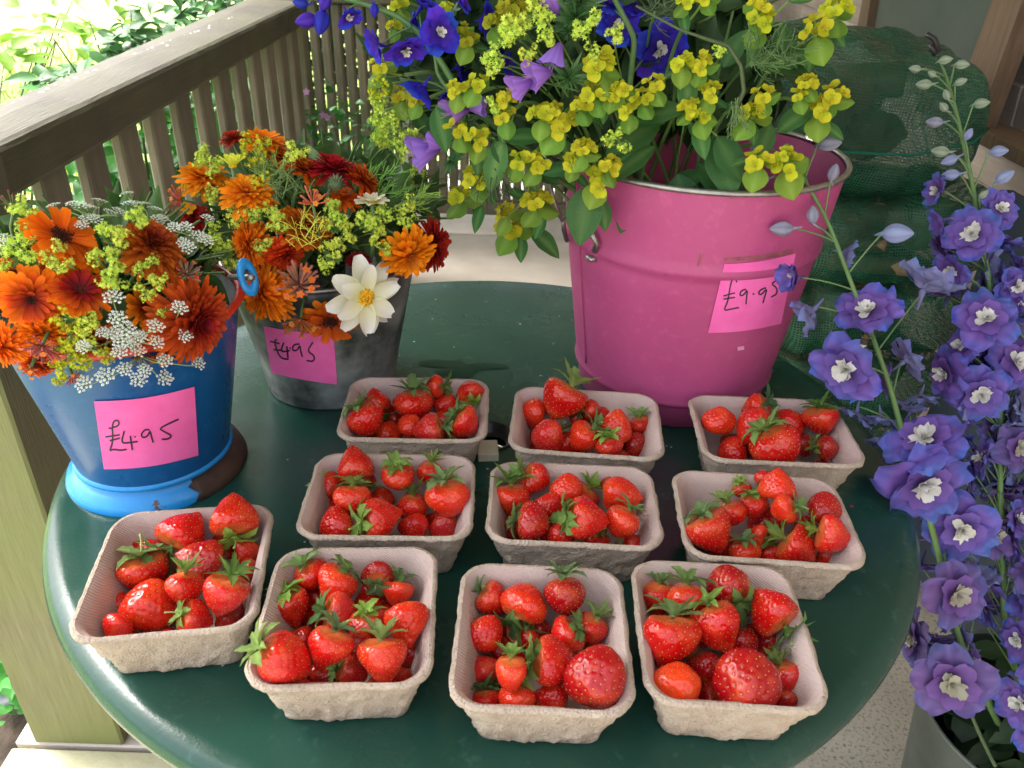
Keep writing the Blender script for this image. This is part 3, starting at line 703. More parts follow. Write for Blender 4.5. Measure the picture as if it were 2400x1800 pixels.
def berry_mesh(seed, kind):
    rg = np.random.default_rng(seed); NU, NV = 104, 60
    a, bq, top, tip = {'cone': (.60, .78, .80, 1.28), 'round': (.80, .60, .82, .95), 'heart': (.56, .70, .74, 1.12), 'long': (.72, .72, .95, 1.45), 'wedge': (.62, .60, .80, 1.15)}[kind]
    ph = rg.uniform(0, 6.28, 3)
    def surf(t, u):
        """t 0 (shoulder centre) .. 1 (tip)"""
        rr = np.sin(math.pi*np.clip(t, 0, 1)**a)**bq; z = top-(top+tip)*t
        z = z - .16*np.exp(-(t/.07)**2)
        rr = rr*(1+.05*np.sin(2*u+ph[0])*(1-t)+.045*np.sin(3*u+ph[1])*(1-t)**.5)
        x, y = rr*np.cos(u), rr*np.sin(u)
        if kind == 'wedge': x = x*1.18; y = y*.84
        return np.stack([x+.10*np.sin(ph[2])*(t**2), y, z+.05*np.sin(2*u+ph[1])*(1-t)], -1)
    tt = (np.linspace(0, 1, NV)); T, U = np.meshgrid(tt, np.linspace(0, 2*math.pi, NU, endpoint=False), indexing='ij')
    P = surf(T, U); du = surf(T, U+1e-3)-P; dt = surf(np.clip(T+1e-3, 0, 1), U)-P
    dt[-1] = P[-1]-surf(T[-1]-1e-3, U[-1])
    nn = np.cross(dt, du); nn /= np.linalg.norm(nn, axis=-1, keepdims=True)+1e-12
    sgn = np.sign((nn*(P-[0, 0, 0])).sum(-1).mean()); nn *= sgn
    P = P + nn*(vnoise(P.reshape(-1, 3), seed, 1.6)*.055+vnoise(P.reshape(-1, 3), seed+3, 3.5)*.02).reshape(NV, NU, 1)
    # spiral rows of seeds, evenly spread over the surface
    ts = np.linspace(.04, .985, 400); rr = np.linalg.norm(surf(ts, 0*ts)[:, :2], axis=1); z_ = surf(ts, 0*ts)[:, 2]
    ar = np.cumsum(rr*np.hypot(np.gradient(rr), np.gradient(z_))); ar /= ar[-1]; K = 150
    S = []; g2 = Geo(); flat = P.reshape(-1, 3); nf = nn.reshape(-1, 3); pit = np.zeros(len(flat)); disp = np.zeros(len(flat))
    for k in range(K):
        t = float(np.interp((k+.5)/K, ar, ts)); u = k*2.39996+rg.normal()*.05; i = int(round(t*(NV-1))); j = int(round(u % (2*math.pi)/(2*math.pi)*NU)) % NU
        q = flat[i*NU+j]; nr = nf[i*NU+j]; S.append((q, nr, dt.reshape(-1, 3)[i*NU+j]))
        d2 = ((flat-q)**2).sum(1); e = np.exp(-d2/(2*.052**2)); disp -= e*.038; pit = np.maximum(pit, e)
    flat2 = flat+nf*disp[:, None]
    oc = [(0, 0, 1), (1, 0, 0), (0, 1, 0), (-1, 0, 0), (0, -1, 0)]
    for q, nr, dr in S:
        B = basis(nr, up=nrm(dr)); p = q-nr*.032; s = 1
        V = [(p+B@np.array([math.cos(x)*.019, math.sin(x)*.036, h])) for h, ring_ in ((0, 1), (.016, .7)) for x in np.linspace(0, 2*math.pi, 7)[:-1] for _ in (0,)]
        V = [p+B@np.array([math.cos(x)*.015*w_, math.sin(x)*.028*w_, h]) for h, w_ in ((0, 1), (.015, .65)) for x in np.linspace(0, 2*math.pi, 7)[:-1]]+[p+B@np.array([0, 0, .020])]
        g2.add(V, [(k, (k+1) % 6, 6+(k+1) % 6, 6+k) for k in range(6)]+[(6+k, 6+(k+1) % 6, 12) for k in range(6)])
    g = Geo(); C = np.stack([np.clip(T.ravel()*1.15, 0, 1), pit, pit*0], 1)
    F = grid(NU, NV, True)
    g.add(flat2, [q[::-1] if sgn > 0 else q for q in F], C); return g.mesh('strawberry'), g2.mesh('seeds'), top
KINDS = ['cone', 'round', 'heart', 'long', 'wedge']
BM = {k: [berry_mesh(31+i*7+j, k) for j in range(2 if k in ('cone', 'round', 'heart') else 1)] for i, k in enumerate(KINDS)}
for k in BM:
    for me, se, _ in BM[k]: me.materials.append(BERRY); se.materials.append(SEED)
def calyx_mesh(seed, nsep=10, up=.25, L=.95, green=(.19, .31, .085)):
    rg = np.random.default_rng(seed); g = Geo()
    for k in range(nsep):
        a = 2*math.pi*k/nsep+rg.normal()*.12; l = L*rg.uniform(.75, 1.15); wd = rg.uniform(.30, .44)*(1 if k % 2 else .75); el = up+rg.normal()*.22; cu = rg.uniform(-.9, .9); tw = rg.normal()*.4
        V = []; C = []; S = 7; pos = np.array([.06, 0, 0.0]); an = el+.5
        for i in range(S+1):
            s = i/S; w_ = wd*.5*(math.sin(math.pi*(.12+.88*s)**.9)**.75 if i < S else .04)*(1+(.28 if i % 2 else -.12)*(0 < i < S))
            dirv = np.array([math.cos(an), 0, math.sin(an)]); up_ = np.array([-math.sin(an), 0, math.cos(an)])
            side = np.array([0, 1, 0])*math.cos(tw*s)+up_*math.sin(tw*s)
            for u in (-1, -.45, 0, .45, 1): V.append(pos+side*u*w_+up_*(abs(u)**1.5*w_*.35)); C.append(np.array(green)*(1.25 if u == 0 else 1)*rg.uniform(.85, 1.1)*(1.35 if s < .2 else 1))
            pos = pos+dirv*(l/S); an += cu/S*1.1-.8/S
        V = np.array(V); c, s_ = math.cos(a), math.sin(a); V = V@np.array([[c, s_, 0], [-s_, c, 0], [0, 0, 1]])
        g.add(V, grid(5, S+1), np.array(C))
    tube([(0, 0, -.05), (0, 0, .06), (.01, 0, .1)], [.1, .09, .06], 8, (.3, .42, .12), g)
    me = g.mesh('calyx'); me.materials.append(LEAF); return me
CX = [calyx_mesh(5, 11, .0), calyx_mesh(6, 10, .15, 1.0), calyx_mesh(7, 12, -.1, .9), calyx_mesh(8, 9, .38, 1.05), calyx_mesh(9, 11, .05, .85, (.26, .40, .10)), calyx_mesh(14, 10, .25, 1.2, (.11, .22, .06))]
def stalk_mesh(l, bend):
    me = tube(bez((0, 0, 0), (0, 0, l*.5), (bend*l, 0, l), 7), [.06, .045, .04, .04, .04, .04, .05], 7, (.26, .34, .10)).mesh('stalk'); me.materials.append(STEM); return me
ST = [stalk_mesh(.35, .3), stalk_mesh(.8, .5), stalk_mesh(1.3, .3)]
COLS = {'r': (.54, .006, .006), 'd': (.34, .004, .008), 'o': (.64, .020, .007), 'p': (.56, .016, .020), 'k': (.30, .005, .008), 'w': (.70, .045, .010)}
v6, v7, v8, v9 = view(100, 1100, 2.212), view(1000, 1200, 2.011), view(680, 820, 2.212), view(1580, 900, 3.017)
#  x, y, half width, tip direction in the picture, t of it towards the camera, kind, colour, level(0 low,1 mid,2 top), leaves(0 none, 1.. variant), label
BER = {
'A': (v6, 'front punnet by the pail', [
 (735, 318, 122, 52, .25, 'heart', 'r', 2, 6, 'big heart shaped strawberry with side stalk at the back'),
 (990, 236, 122, 92, .15, 'cone', 'o', 2, 5, 'upright orange red strawberry pointing up at the back right corner'),
 (528, 545, 126, -78, .1, 'heart', 'r', 1, 3, 'strawberry with spread leaves on top by the left wall'),
 (808, 480, 124, 165, .1, 'cone', 'd', 1, 0, 'dark leafless strawberry lying sideways in the middle'),
 (735, 612, 98, -92, .25, 'round', 'r', 2, 4, 'small round strawberry with a leafy tuft in the middle'),
 (535, 720, 130, 200, .25, 'long', 'o', 1, 0, 'long smooth orange red strawberry near the front left'),
 (950, 655, 122, -105, .15, 'heart', 'r', 2, 6, 'strawberry under large curled leaves at the right wall'),
 (1066, 425, 68, 20, .2, 'wedge', 'o', 1, 0, 'knobbly small orange strawberry by the right wall'),
 (1072, 525, 60, -10, .1, 'round', 'd', 1, 2, 'half hidden small strawberry with leaves below the knobbly one'),
 (800, 772, 88, -15, .1, 'cone', 'r', 1, 1, 'strawberry with pale leaf star and long stalk at the front'),
 (392, 705, 72, 190, .1, 'round', 'r', 0, 0, 'strawberry peeping out beneath the long one on the left'),
 (388, 820, 78, -120, .2, 'round', 'r', 0, 0, 'low strawberry in the front left corner'),
 (530, 425, 72, 150, .0, 'cone', 'r', 0, 0, 'strawberry half hidden at the back left below the heart one'),
 (955, 385, 66, 40, .0, 'cone', 'd', 0, 2, 'shaded leafy strawberry below the upright one'),
 (955, 790, 60, -60, .2, 'round', 'd', 0, 0, 'shaded strawberry low at the front right'),
]),
'B': (v6, 'second front punnet', [
 (1395, 545, 92, -55, .1, 'round', 'r', 1, 2, 'leafy strawberry in the back left corner'),
 (1522, 592, 110, -125, .35, 'round', 'o', 2, 3, 'round orange red strawberry at the back centre'),
 (1738, 545, 84, 80, -.75, 'round', 'd', 1, 2, 'strawberry whose leaf star faces the camera at the back'),
 (1285, 722, 108, -70, .2, 'heart', 'r', 1, 3, 'orange red strawberry against the left wall'),
 (1545, 745, 95, -10, .2, 'wedge', 'p', 1, 6, 'pinkish strawberry with leaves on its left in the middle'),
 (1692, 665, 80, 100, .2, 'cone', 'r', 0, 0, 'strawberry behind the centre right leaf star'),
 (1692, 805, 96, -80, -.55, 'round', 'r', 1, 5, 'strawberry almost covered by a pale leaf star at centre right'),
 (1890, 800, 118, -82, .15, 'cone', 'o', 2, 0, 'large orange red strawberry by the right wall'),
 (1840, 645, 76, -100, -.1, 'cone', 'o', 1, 6, 'strawberry crowned by big dark leaves at the back right'),
 (1758, 990, 124, -88, .3, 'heart', 'o', 2, 4, 'large pointed strawberry hanging over the front right'),
 (1262, 990, 134, -28, .25, 'long', 'r', 2, 2, 'long large strawberry lying in the front left corner'),
 (1480, 930, 110, -112, .15, 'cone', 'r', 1, 2, 'strawberry with dark leaf star at the front centre'),
 (1335, 890, 80, 170, .1, 'round', 'r', 0, 0, 'small strawberry behind the long corner one'),
 (1600, 1062, 84, -20, .25, 'wedge', 'p', 0, 2, 'low pinkish strawberry at the front wall'),
 (1900, 965, 76, -80, .1, 'round', 'd', 0, 0, 'dark shaded strawberry low by the right wall'),
 (1862, 1082, 58, -90, .3, 'round', 'r', 0, 0, 'small strawberry in the front right corner'),
 (1625, 905, 72, -90, .3, 'round', 'd', 0, 0, 'dark strawberry deep in the middle gap'),
 (1410, 668, 52, -90, .3, 'round', 'r', 0, 0, 'small strawberry deep between the left and centre ones'),
]),
'C': (v7, 'third front punnet', [
 (310, 420, 82, -40, .2, 'cone', 'r', 1, 2, 'strawberry with curled leaves in the back left corner'),
 (465, 432, 110, 62, .25, 'round', 'o', 1, 6, 'round orange red strawberry over the dark leaves at the back'),
 (648, 392, 102, -88, .4, 'round', 'd', 2, 2, 'glossy round deep red strawberry at the back right'),
 (270, 582, 94, -60, .55, 'round', 'r', 1, 0, 'round seedy strawberry against the left wall'),
 (652, 592, 84, -140, .2, 'cone', 'r', 1, 3, 'strawberry with upper right leaves in the middle'),
 (775, 548, 80, -110, .1, 'round', 'r', 1, 4, 'strawberry with standing leaves by the right wall'),
 (812, 628, 72, 10, .3, 'cone', 'o', 0, 2, 'orange pink strawberry below the right wall'),
 (602, 705, 108, -12, .25, 'wedge', 'r', 2, 3, 'tall glossy strawberry with leaves on its left'),
 (395, 762, 84, -92, .15, 'wedge', 'o', 2, 4, 'small orange strawberry with a leafy crown left of centre'),
 (265, 748, 82, 120, .3, 'round', 'p', 0, 2, 'pinkish red strawberry low by the left wall'),
 (800, 790, 147, -70, .85, 'round', 'd', 2, 0, 'huge smooth dark red strawberry at the front right'),
 (428, 885, 90, -92, .15, 'round', 'o', 1, 5, 'orange strawberry capped with pale leaves at the front'),
 (280, 892, 68, -80, .2, 'round', 'r', 0, 6, 'low leafy strawberry in the front left corner'),
 (592, 882, 82, -60, .5, 'round', 'r', 0, 0, 'low plain strawberry at the front centre'),
 (480, 592, 58, -90, .2, 'round', 'r', 0, 6, 'strawberry hidden under dark leaves in the middle'),
 (545, 560, 58, 0, .2, 'round', 'd', 0, 0, 'dark strawberry deep in the gap behind the centre'),
 (620, 830, 60, 0, .2, 'round', 'd', 0, 2, 'shaded leafy strawberry behind the huge one'),
]),
'D': (v7, 'rightmost front punnet', [
 (1095, 408, 84, -92, .15, 'cone', 'r', 1, 4, 'strawberry with a tall leaf crown in the back left corner'),
 (1230, 420, 104, -90, .3, 'round', 'o', 1, 2, 'broad glossy strawberry at the back centre left'),
 (1425, 352, 112, 120, -.45, 'round', 'd', 2, 1, 'deep red strawberry with a big leaf star facing the camera'),
 (1622, 455, 112, 128, .3, 'cone', 'r', 2, 6, 'cone shaped strawberry with dark leaves at its lower right'),
 (1145, 612, 132, -97, .35, 'cone', 'r', 2, 2, 'large seedy strawberry at the left wall'),
 (1372, 545, 120, -68, .3, 'cone', 'r', 2, 2, 'large pointed strawberry in the middle'),
 (1585, 595, 80, 140, .1, 'long', 'd', 0, 0, 'long shaded strawberry right of the middle one'),
 (1166, 815, 104, 175, .25, 'long', 'w', 1, 0, 'pale orange egg shaped strawberry in the front left corner'),
 (1312, 742, 88, -80, .4, 'round', 'd', 0, 0, 'shaded round strawberry between the large ones'),
 (1510, 802, 150, -80, .88, 'round', 'd', 2, 0, 'huge round dark red strawberry at the front'),
 (1700, 792, 86, -65, .2, 'cone', 'p', 1, 4, 'smooth orange pink strawberry by the right wall'),
 (1480, 628, 88, -60, .2, 'round', 'd', 0, 0, 'dark strawberry deep below the middle one'),
 (1335, 868, 64, 180, .2, 'round', 'd', 0, 2, 'low strawberry squeezed beside the huge one'),
 (1482, 462, 50, -80, .2, 'round', 'd', 0, 0, 'small brownish strawberry below the leaf star'),
 (1692, 892, 60, -80, .3, 'round', 'd', 0, 0, 'small shaded strawberry in the front right corner'),
]),
'E': (v8, 'left middle punnet', [
 (340, 592, 94, 100, .25, 'cone', 'r', 2, 6, 'tall strawberry standing above the back wall'),
 (208, 706, 74, -15, .2, 'round', 'o', 1, 2, 'small leafy strawberry against the left wall'),
 (320, 772, 90, -92, .25, 'round', 'o', 2, 2, 'orange strawberry crowned with dark leaves'),
 (562, 655, 92, -80, -.6, 'round', 'o', 2, 1, 'strawberry with a large bright leaf star at the centre'),
 (722, 636, 70, -100, .15, 'round', 'r', 1, 4, 'small strawberry in the back right corner'),
 (815, 768, 112, -82, .2, 'round', 'o', 2, 2, 'wide glossy strawberry by the right wall'),
 (640, 812, 78, -85, .15, 'round', 'r', 1, 4, 'strawberry with upright leaves right of centre'),
 (472, 872, 110, 12, .3, 'cone', 'r', 2, 3, 'dark seedy strawberry with leaves on its left'),
 (238, 912, 100, 200, .3, 'round', 'r', 1, 0, 'broad seedy strawberry in the front left corner'),
 (472, 768, 66, 90, .3, 'round', 'o', 0, 0, 'plain small strawberry behind the dark seedy one'),
 (640, 922, 78, -80, .5, 'round', 'r', 0, 0, 'low strawberry at the front wall right of centre'),
 (800, 922, 80, -60, .4, 'round', 'p', 0, 0, 'pinkish low strawberry in the front right corner'),
 (228, 822, 50, 0, .3, 'round', 'r', 0, 0, 'little strawberry tucked beneath the crowned one'),
 (825, 688, 54, 0, .2, 'round', 'o', 0, 0, 'strawberry half hidden behind the wide one'),
 (402, 675, 52, 0, .2, 'round', 'd', 0, 0, 'shaded strawberry below the tall one'),
]),
'F': (v8, 'central middle punnet', [
 (1268, 668, 88, -30, .15, 'round', 'r', 2, 4, 'strawberry with leaves over the back left wall'),
 (1150, 772, 96, -88, .25, 'round', 'o', 1, 6, 'round orange red strawberry at the left wall'),
 (1435, 712, 84, 90, .4, 'round', 'o', 1, 0, 'plain orange strawberry at the back centre'),
 (1502, 772, 84, -130, .2, 'cone', 'r', 1, 4, 'strawberry with leaves at its upper right in the middle'),
 (1722, 752, 92, -12, .2, 'long', 'o', 2, 0, 'long pale orange strawberry by the back right wall'),
 (1336, 818, 84, -60, .4, 'round', 'r', 1, 0, 'glossy leafless strawberry left of the middle'),
 (1252, 890, 104, -10, .35, 'round', 'd', 2, 3, 'brownish red strawberry with drooping leaves on its left'),
 (1540, 882, 106, -8, .3, 'cone', 'r', 2, 3, 'bright seedy strawberry with leaves on its left'),
 (1722, 892, 96, -120, .3, 'round', 'o', 2, 2, 'glossy orange strawberry by the right wall'),
 (1145, 928, 76, 180, .2, 'round', 'd', 0, 0, 'shaded strawberry by the left wall behind drooping leaves'),
 (1410, 968, 80, -70, .4, 'round', 'r', 0, 0, 'low pinkish red strawberry at the front'),
 (1592, 1002, 64, -90, .2, 'round', 'r', 0, 2, 'low strawberry with leaves behind the front wall'),
 (1782, 1012, 66, 20, .3, 'round', 'r', 0, 5, 'low strawberry in the front right corner'),
 (1232, 985, 58, 0, .3, 'round', 'r', 0, 0, 'small strawberry low in the front left corner'),
 (1412, 905, 52, 90, .2, 'round', 'd', 0, 0, 'strawberry in the dark gap at the centre'),
 (1650, 700, 50, 90, .2, 'round', 'd', 0, 0, 'strawberry hidden behind the long pale one'),
]),
'G': (v9, 'right middle punnet', [
 (262, 1050, 168, -62, .2, 'heart', 'r', 2, 1, 'big strawberry whose leaves hang over the left wall'),
 (405, 915, 110, -70, .2, 'round', 'r', 1, 4, 'strawberry behind the big leafy one'),
 (560, 862, 106, -85, .2, 'round', 'r', 1, 1, 'strawberry under a bright leaf star at the back'),
 (742, 705, 130, 85, .25, 'heart', 'o', 2, 0, 'bright strawberry standing at the back of the pile'),
 (775, 880, 104, 195, .25, 'round', 'o', 2, 2, 'strawberry with leaves on its right in the middle'),
 (640, 975, 122, 120, .3, 'wedge', 'd', 0, 0, 'dark seedy strawberry in the middle of the pile'),
 (592, 1072, 80, 160, .3, 'round', 'o', 1, 6, 'little orange strawberry with dark leaves on its right'),
 (1066, 878, 128, 70, .3, 'round', 'd', 2, 0, 'round seedy strawberry by the back right wall'),
 (1130, 1072, 134, -18, .2, 'cone', 'r', 2, 4, 'cone strawberry pointing right at the right wall'),
 (885, 1165, 146, -35, .3, 'heart', 'r', 1, 4, 'wide glossy strawberry at the front centre'),
 (500, 1200, 112, -85, .15, 'round', 'o', 0, 1, 'leafy strawberry low at the front wall'),
 (682, 1218, 76, -60, .4, 'round', 'r', 0, 0, 'small plain strawberry low at the front'),
 (1105, 1218, 90, -30, .3, 'cone', 'o', 0, 0, 'orange strawberry low in the front right corner'),
 (910, 1000, 70, 160, .1, 'round', 'r', 0, 4, 'small leafy strawberry between the right and the middle ones'),
 (350, 1160, 112, -60, .3, 'round', 'd', 0, 0, 'shaded strawberry below the big leafy one'),
 (478, 745, 70, -80, -.5, 'round', 'r', 1, 2, 'small strawberry covered by leaves at the back wall'),
 (630, 660, 58, 90, -.5, 'round', 'r', 1, 5, 'strawberry hidden by leaves behind the bright standing one'),
]),
'H': (v8, 'left back punnet', [
 (752, 192, 58, 180, .2, 'round', 'o', 1, 6, 'strawberry with dark leaves against the back wall'),
 (935, 215, 70, 100, -.5, 'round', 'r', 2, 5, 'strawberry with a pale leaf star in the back right corner'),
 (445, 262, 70, 100, .2, 'cone', 'r', 1, 6, 'dull red strawberry at the back left'),
 (636, 285, 100, -88, .2, 'round', 'r', 2, 2, 'wide strawberry topped with dark leaves at the back'),
 (812, 282, 66, 60, .4, 'round', 'r', 1, 0, 'round seedy strawberry right of the centre'),
 (395, 358, 98, -60, -.1, 'round', 'r', 2, 1, 'leafy strawberry at the left wall'),
 (490, 322, 60, 0, .2, 'round', 'r', 0, 0, 'strawberry half hidden behind the leafy left one'),
 (630, 392, 72, 60, .4, 'round', 'o', 1, 0, 'small plain orange strawberry in the middle'),
 (716, 415, 80, 190, .25, 'cone', 'p', 1, 4, 'pinkish strawberry with leaves at its upper right'),
 (912, 378, 88, -40, .2, 'heart', 'r', 2, 1, 'glossy strawberry with bright leaves by the right wall'),
 (548, 370, 52, 0, .2, 'round', 'd', 0, 0, 'small strawberry deep left of the middle'),
 (514, 440, 76, 0, .4, 'round', 'o', 0, 0, 'low orange strawberry at the front wall'),
 (800, 372, 56, 0, .2, 'round', 'r', 0, 0, 'strawberry wedged behind the pinkish one'),
 (880, 462, 48, 0, .4, 'round', 'd', 0, 2, 'strawberry barely showing at the front right'),
]),
'I': (v8, 'central back punnet', [
 (1415, 272, 116, -118, .45, 'heart', 'r', 2, 4, 'huge strawberry sitting high on top of the pile'),
 (1262, 328, 76, 175, .2, 'round', 'o', 1, 0, 'smooth strawberry against the left wall'),
 (1332, 448, 92, 185, .25, 'round', 'p', 1, 0, 'smooth pinkish strawberry at the front left'),
 (1520, 452, 84, -140, .3, 'round', 'o', 1, 4, 'strawberry with leaves at its upper right'),
 (1686, 392, 88, 80, .35, 'cone', 'o', 2, 0, 'bright smooth strawberry right of the centre'),
 (1816, 392, 60, -80, .15, 'round', 'r', 1, 4, 'small strawberry with tall leaves at the right'),
 (1560, 312, 58, 0, .2, 'round', 'r', 1, 6, 'strawberry behind the huge one at its right'),
 (1656, 502, 76, -80, -.4, 'round', 'r', 1, 5, 'strawberry with leaf star at the front wall'),
 (1802, 495, 74, 0, .3, 'round', 'd', 0, 0, 'deep red strawberry in the front right corner'),
 (1432, 495, 84, -60, -.1, 'round', 'r', 0, 5, 'low leafy strawberry at the front centre'),
 (1622, 335, 44, 0, .2, 'round', 'r', 0, 0, 'little strawberry behind the bright smooth one'),
 (1500, 360, 62, 0, .2, 'round', 'd', 0, 0, 'dark strawberry below the huge one'),
]),
'J': (v9, 'right back punnet', [
 (318, 255, 114, 70, .4, 'round', 'o', 2, 0, 'round orange strawberry in the back left corner'),
 (575, 165, 96, 200, .2, 'cone', 'o', 1, 6, 'strawberry with dark leaves at the back wall'),
 (560, 310, 128, -130, .3, 'long', 'r', 2, 0, 'long strawberry leaning down to the left'),
 (822, 280, 112, 20, -.35, 'round', 'r', 1, 2, 'strawberry with a dark leaf star at the back right'),
 (1045, 262, 122, -80, .2, 'heart', 'r', 2, 6, 'large shaded strawberry in the back right corner'),
 (718, 438, 172, -60, -.3, 'round', 'r', 2, 1, 'very wide strawberry with a star of leaves at the front'),
 (1082, 450, 88, -10, .2, 'round', 'd', 1, 2, 'small deep red strawberry at the right'),
 (412, 490, 112, 190, .3, 'round', 'r', 0, 0, 'low broad strawberry in the front left corner'),
 (392, 402, 66, -80, -.1, 'round', 'd', 0, 4, 'leafy shaded strawberry by the left wall'),
 (1110, 545, 88, 0, .3, 'round', 'r', 0, 0, 'strawberry barely showing behind the front right wall'),
 (930, 430, 80, 0, .2, 'round', 'k', 0, 0, 'dark strawberry deep in the gap at the right'),
 (790, 520, 80, 0, .2, 'round', 'r', 0, 0, 'strawberry tucked low below the very wide one'),
]),
}
nb = 0
for key, (v, pname, lst) in BER.items():
    ctr, hx, hy, ang = PINFO[key]; ca, sa = math.cos(ang), math.sin(ang); s_ = []
    inv = 1/{v6: 2.212, v7: 2.011, v8: 2.212, v9: 3.017}[v]
    for (x, y, r_, a_, t_, kd, cc, lev, cx, lab) in lst:
        px, py = v(x, y); z0 = TZ+(.026, .040, .058)[lev]
        def loc(z): q = atz(px, py, z); d = q[:2]-ctr; return q, d[0]*ca+d[1]*sa, -d[0]*sa+d[1]*ca
        best = None
        for z in np.arange(z0, TZ+.105, .002):
            q, lx, ly = loc(z); rr = r_*inv*depth(q)/FPX; ins = .005+.018*np.clip((TZ+PH-z)/PH, 0, 1)+rr*.82
            over = max(0, ly-(hy-ins))
            if over < .002: best = z; break
        if best is None: best = z
        z = best
        while True:                              # not through the front wall or the bottom
            q, lx, ly = loc(z); rr = r_*inv*depth(q)/FPX; ins = .005+.016*np.clip((TZ+PH-z)/PH, 0, 1)+rr*.72
            if -ly > hy-ins and z-rr*.8 > TZ+.007: z -= .002
            else: break
        s_.append([px, py, z, r_*inv*1.03])
    for it in range(60):                         # let touching berries slide past each other along the line of sight
        moved = False
        for i in range(len(s_)):
            for j in range(i):
                qi, qj = atz(s_[i][0], s_[i][1], s_[i][2]), atz(s_[j][0], s_[j][1], s_[j][2])
                ri, rj = s_[i][3]*depth(qi)/FPX, s_[j][3]*depth(qj)/FPX; d = np.linalg.norm(qi-qj)
                if d < (ri+rj)*.86:
                    moved = True; up, dn = (i, j) if depth(qi) < depth(qj) else (j, i)
                    if s_[up][2] < TZ+.092: s_[up][2] += .0012
                    q, lx, ly = (lambda qq: (qq, (qq[0]-ctr[0])*ca+(qq[1]-ctr[1])*sa, -(qq[0]-ctr[0])*sa+(qq[1]-ctr[1])*ca))(atz(s_[dn][0], s_[dn][1], s_[dn][2]-.0012))
                    rd = s_[dn][3]*depth(q)/FPX
                    if s_[dn][2]-rd*.85 > TZ+.006 and ly < hy-.012-rd*.8: s_[dn][2] -= .0012
        if not moved: break
    for (px, py, z, rp), (x, y, r_, a_, t_, kd, cc, lev, cx, lab) in zip(s_, lst):
        q = atz(px, py, z); rr = rp*depth(q)/FPX; tip = imgdir(q, a_, t_ if (not cx or t_ < 0) else t_-.5)
        vs = BM[kd]; me, se, top = vs[nb % len(vs)]; B = basis(-tip, up=CAM-q, spin=random.uniform(0, 6.28))
        ctrz = {'cone': -.22, 'round': -.06, 'heart': -.18, 'long': -.25, 'wedge': -.17}[kd]*rr
        q2 = q+tip*ctrz*1.0; j = 1+random.uniform(-.05, .05)
        lb = f'{lab}, {pname}' if len((lab+' '+pname).split()) > 14 else f'{lab}, in the {pname}'
        o = ob('strawberry', me, None, m=mat4(q2, B, (rr*j, rr/j, rr*random.uniform(.93, 1.03))), label=lb, cat='strawberry', group='strawberries in the '+pname)
        cv = np.array(COLS[cc])*random.uniform(.88, 1.12); o.color = (*[float(min(1, k)) for k in cv], 1)
        ob('seeds', se, None, o, kind='stuff')
        if cx:
            c_ = ob('calyx', CX[(cx-1) % 6], None, o, m=mat4((0, 0, top-.10), basis((0, 0, 1), spin=random.uniform(0, 6.28)), random.uniform(1.05, 1.3)))
            c_.color = (*([random.uniform(.8, 1.25)]*2), random.uniform(.7, 1.2), 1)
            if random.random() < .55 or 'stalk' in lab: ob('stalk', ST[1 if 'stalk' in lab else random.choice((0, 0, 1))], None, o, m=mat4((0, 0, top-.08), basis((random.uniform(-.4, .4), random.uniform(-.4, .4), 1))))
        nb += 1
    # berries lying at the bottom, seen only as red between the others
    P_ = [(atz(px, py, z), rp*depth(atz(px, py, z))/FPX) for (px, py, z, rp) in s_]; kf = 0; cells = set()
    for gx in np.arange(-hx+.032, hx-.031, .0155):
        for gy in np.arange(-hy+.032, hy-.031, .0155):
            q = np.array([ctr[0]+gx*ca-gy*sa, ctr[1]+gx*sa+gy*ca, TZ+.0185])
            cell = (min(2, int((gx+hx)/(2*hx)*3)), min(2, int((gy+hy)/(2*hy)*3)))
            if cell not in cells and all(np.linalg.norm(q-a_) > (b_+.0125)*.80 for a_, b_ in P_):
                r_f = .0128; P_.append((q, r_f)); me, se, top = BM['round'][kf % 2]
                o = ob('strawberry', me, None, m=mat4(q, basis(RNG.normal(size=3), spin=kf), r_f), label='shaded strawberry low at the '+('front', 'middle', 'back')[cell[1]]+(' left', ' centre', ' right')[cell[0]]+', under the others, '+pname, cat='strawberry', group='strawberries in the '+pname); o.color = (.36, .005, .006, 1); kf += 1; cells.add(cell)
# ------------------------------------------------------------------ flower building blocks
def petal(L, W, seg=6, curl=0.0, cup=.2, wf=None, teeth=0, base=(1, .3, 0), tip=(1, .5, 0), lift=0.0, ruf=0.0, rs=0, streak=0.0, nu=5):
    """petal from the origin along +X, face up +Z"""
    V, C = [], []; an = lift; p = np.array([0., 0, 0]); us = np.linspace(-1, 1, nu)
    for i in range(seg+1):
        s = i/seg; w_ = (wf(s) if wf else math.sin(math.pi*min(1, .08+.8*s))**.6)*W/2
        d = np.array([math.cos(an), 0, math.sin(an)]); u_ = np.array([-math.sin(an), 0, math.cos(an)])
        for j, u in enumerate(us):
            q = p+np.array([0, u*w_, 0])+u_*(cup*W*.5*(u*u)+ruf*W*math.sin(rs+s*5+u*4.1)*abs(u)*s)
            if teeth and i == seg: q = q - d*teeth*L*(abs(math.sin(u*4.7))*.6+.4*abs(u))
            V.append(q); c = np.array(base)*(1-s)+np.array(tip)*s
            if streak: c = c*(1-streak*(1 if j % 2 else 0)*(1-s*.3))
            C.append(c)
        p = p+d*L/seg; an += curl/seg
    return np.array(V), grid(nu, seg+1), np.array(C)
def addp(g, P, B, t, s=1.0, tint=1.0): V, F, C = P; return g.add((V*s)@np.asarray(B).T+np.asarray(t), F, C*tint)
def rz(a): c, s = math.cos(a), math.sin(a); return np.array([[c, -s, 0], [s, c, 0], [0, 0, 1.0]])
def strapf(s): return .45+.55*math.sin(math.pi*min(.5, s*.62+.05)) if s < .9 else .9-.9*(s-.9)
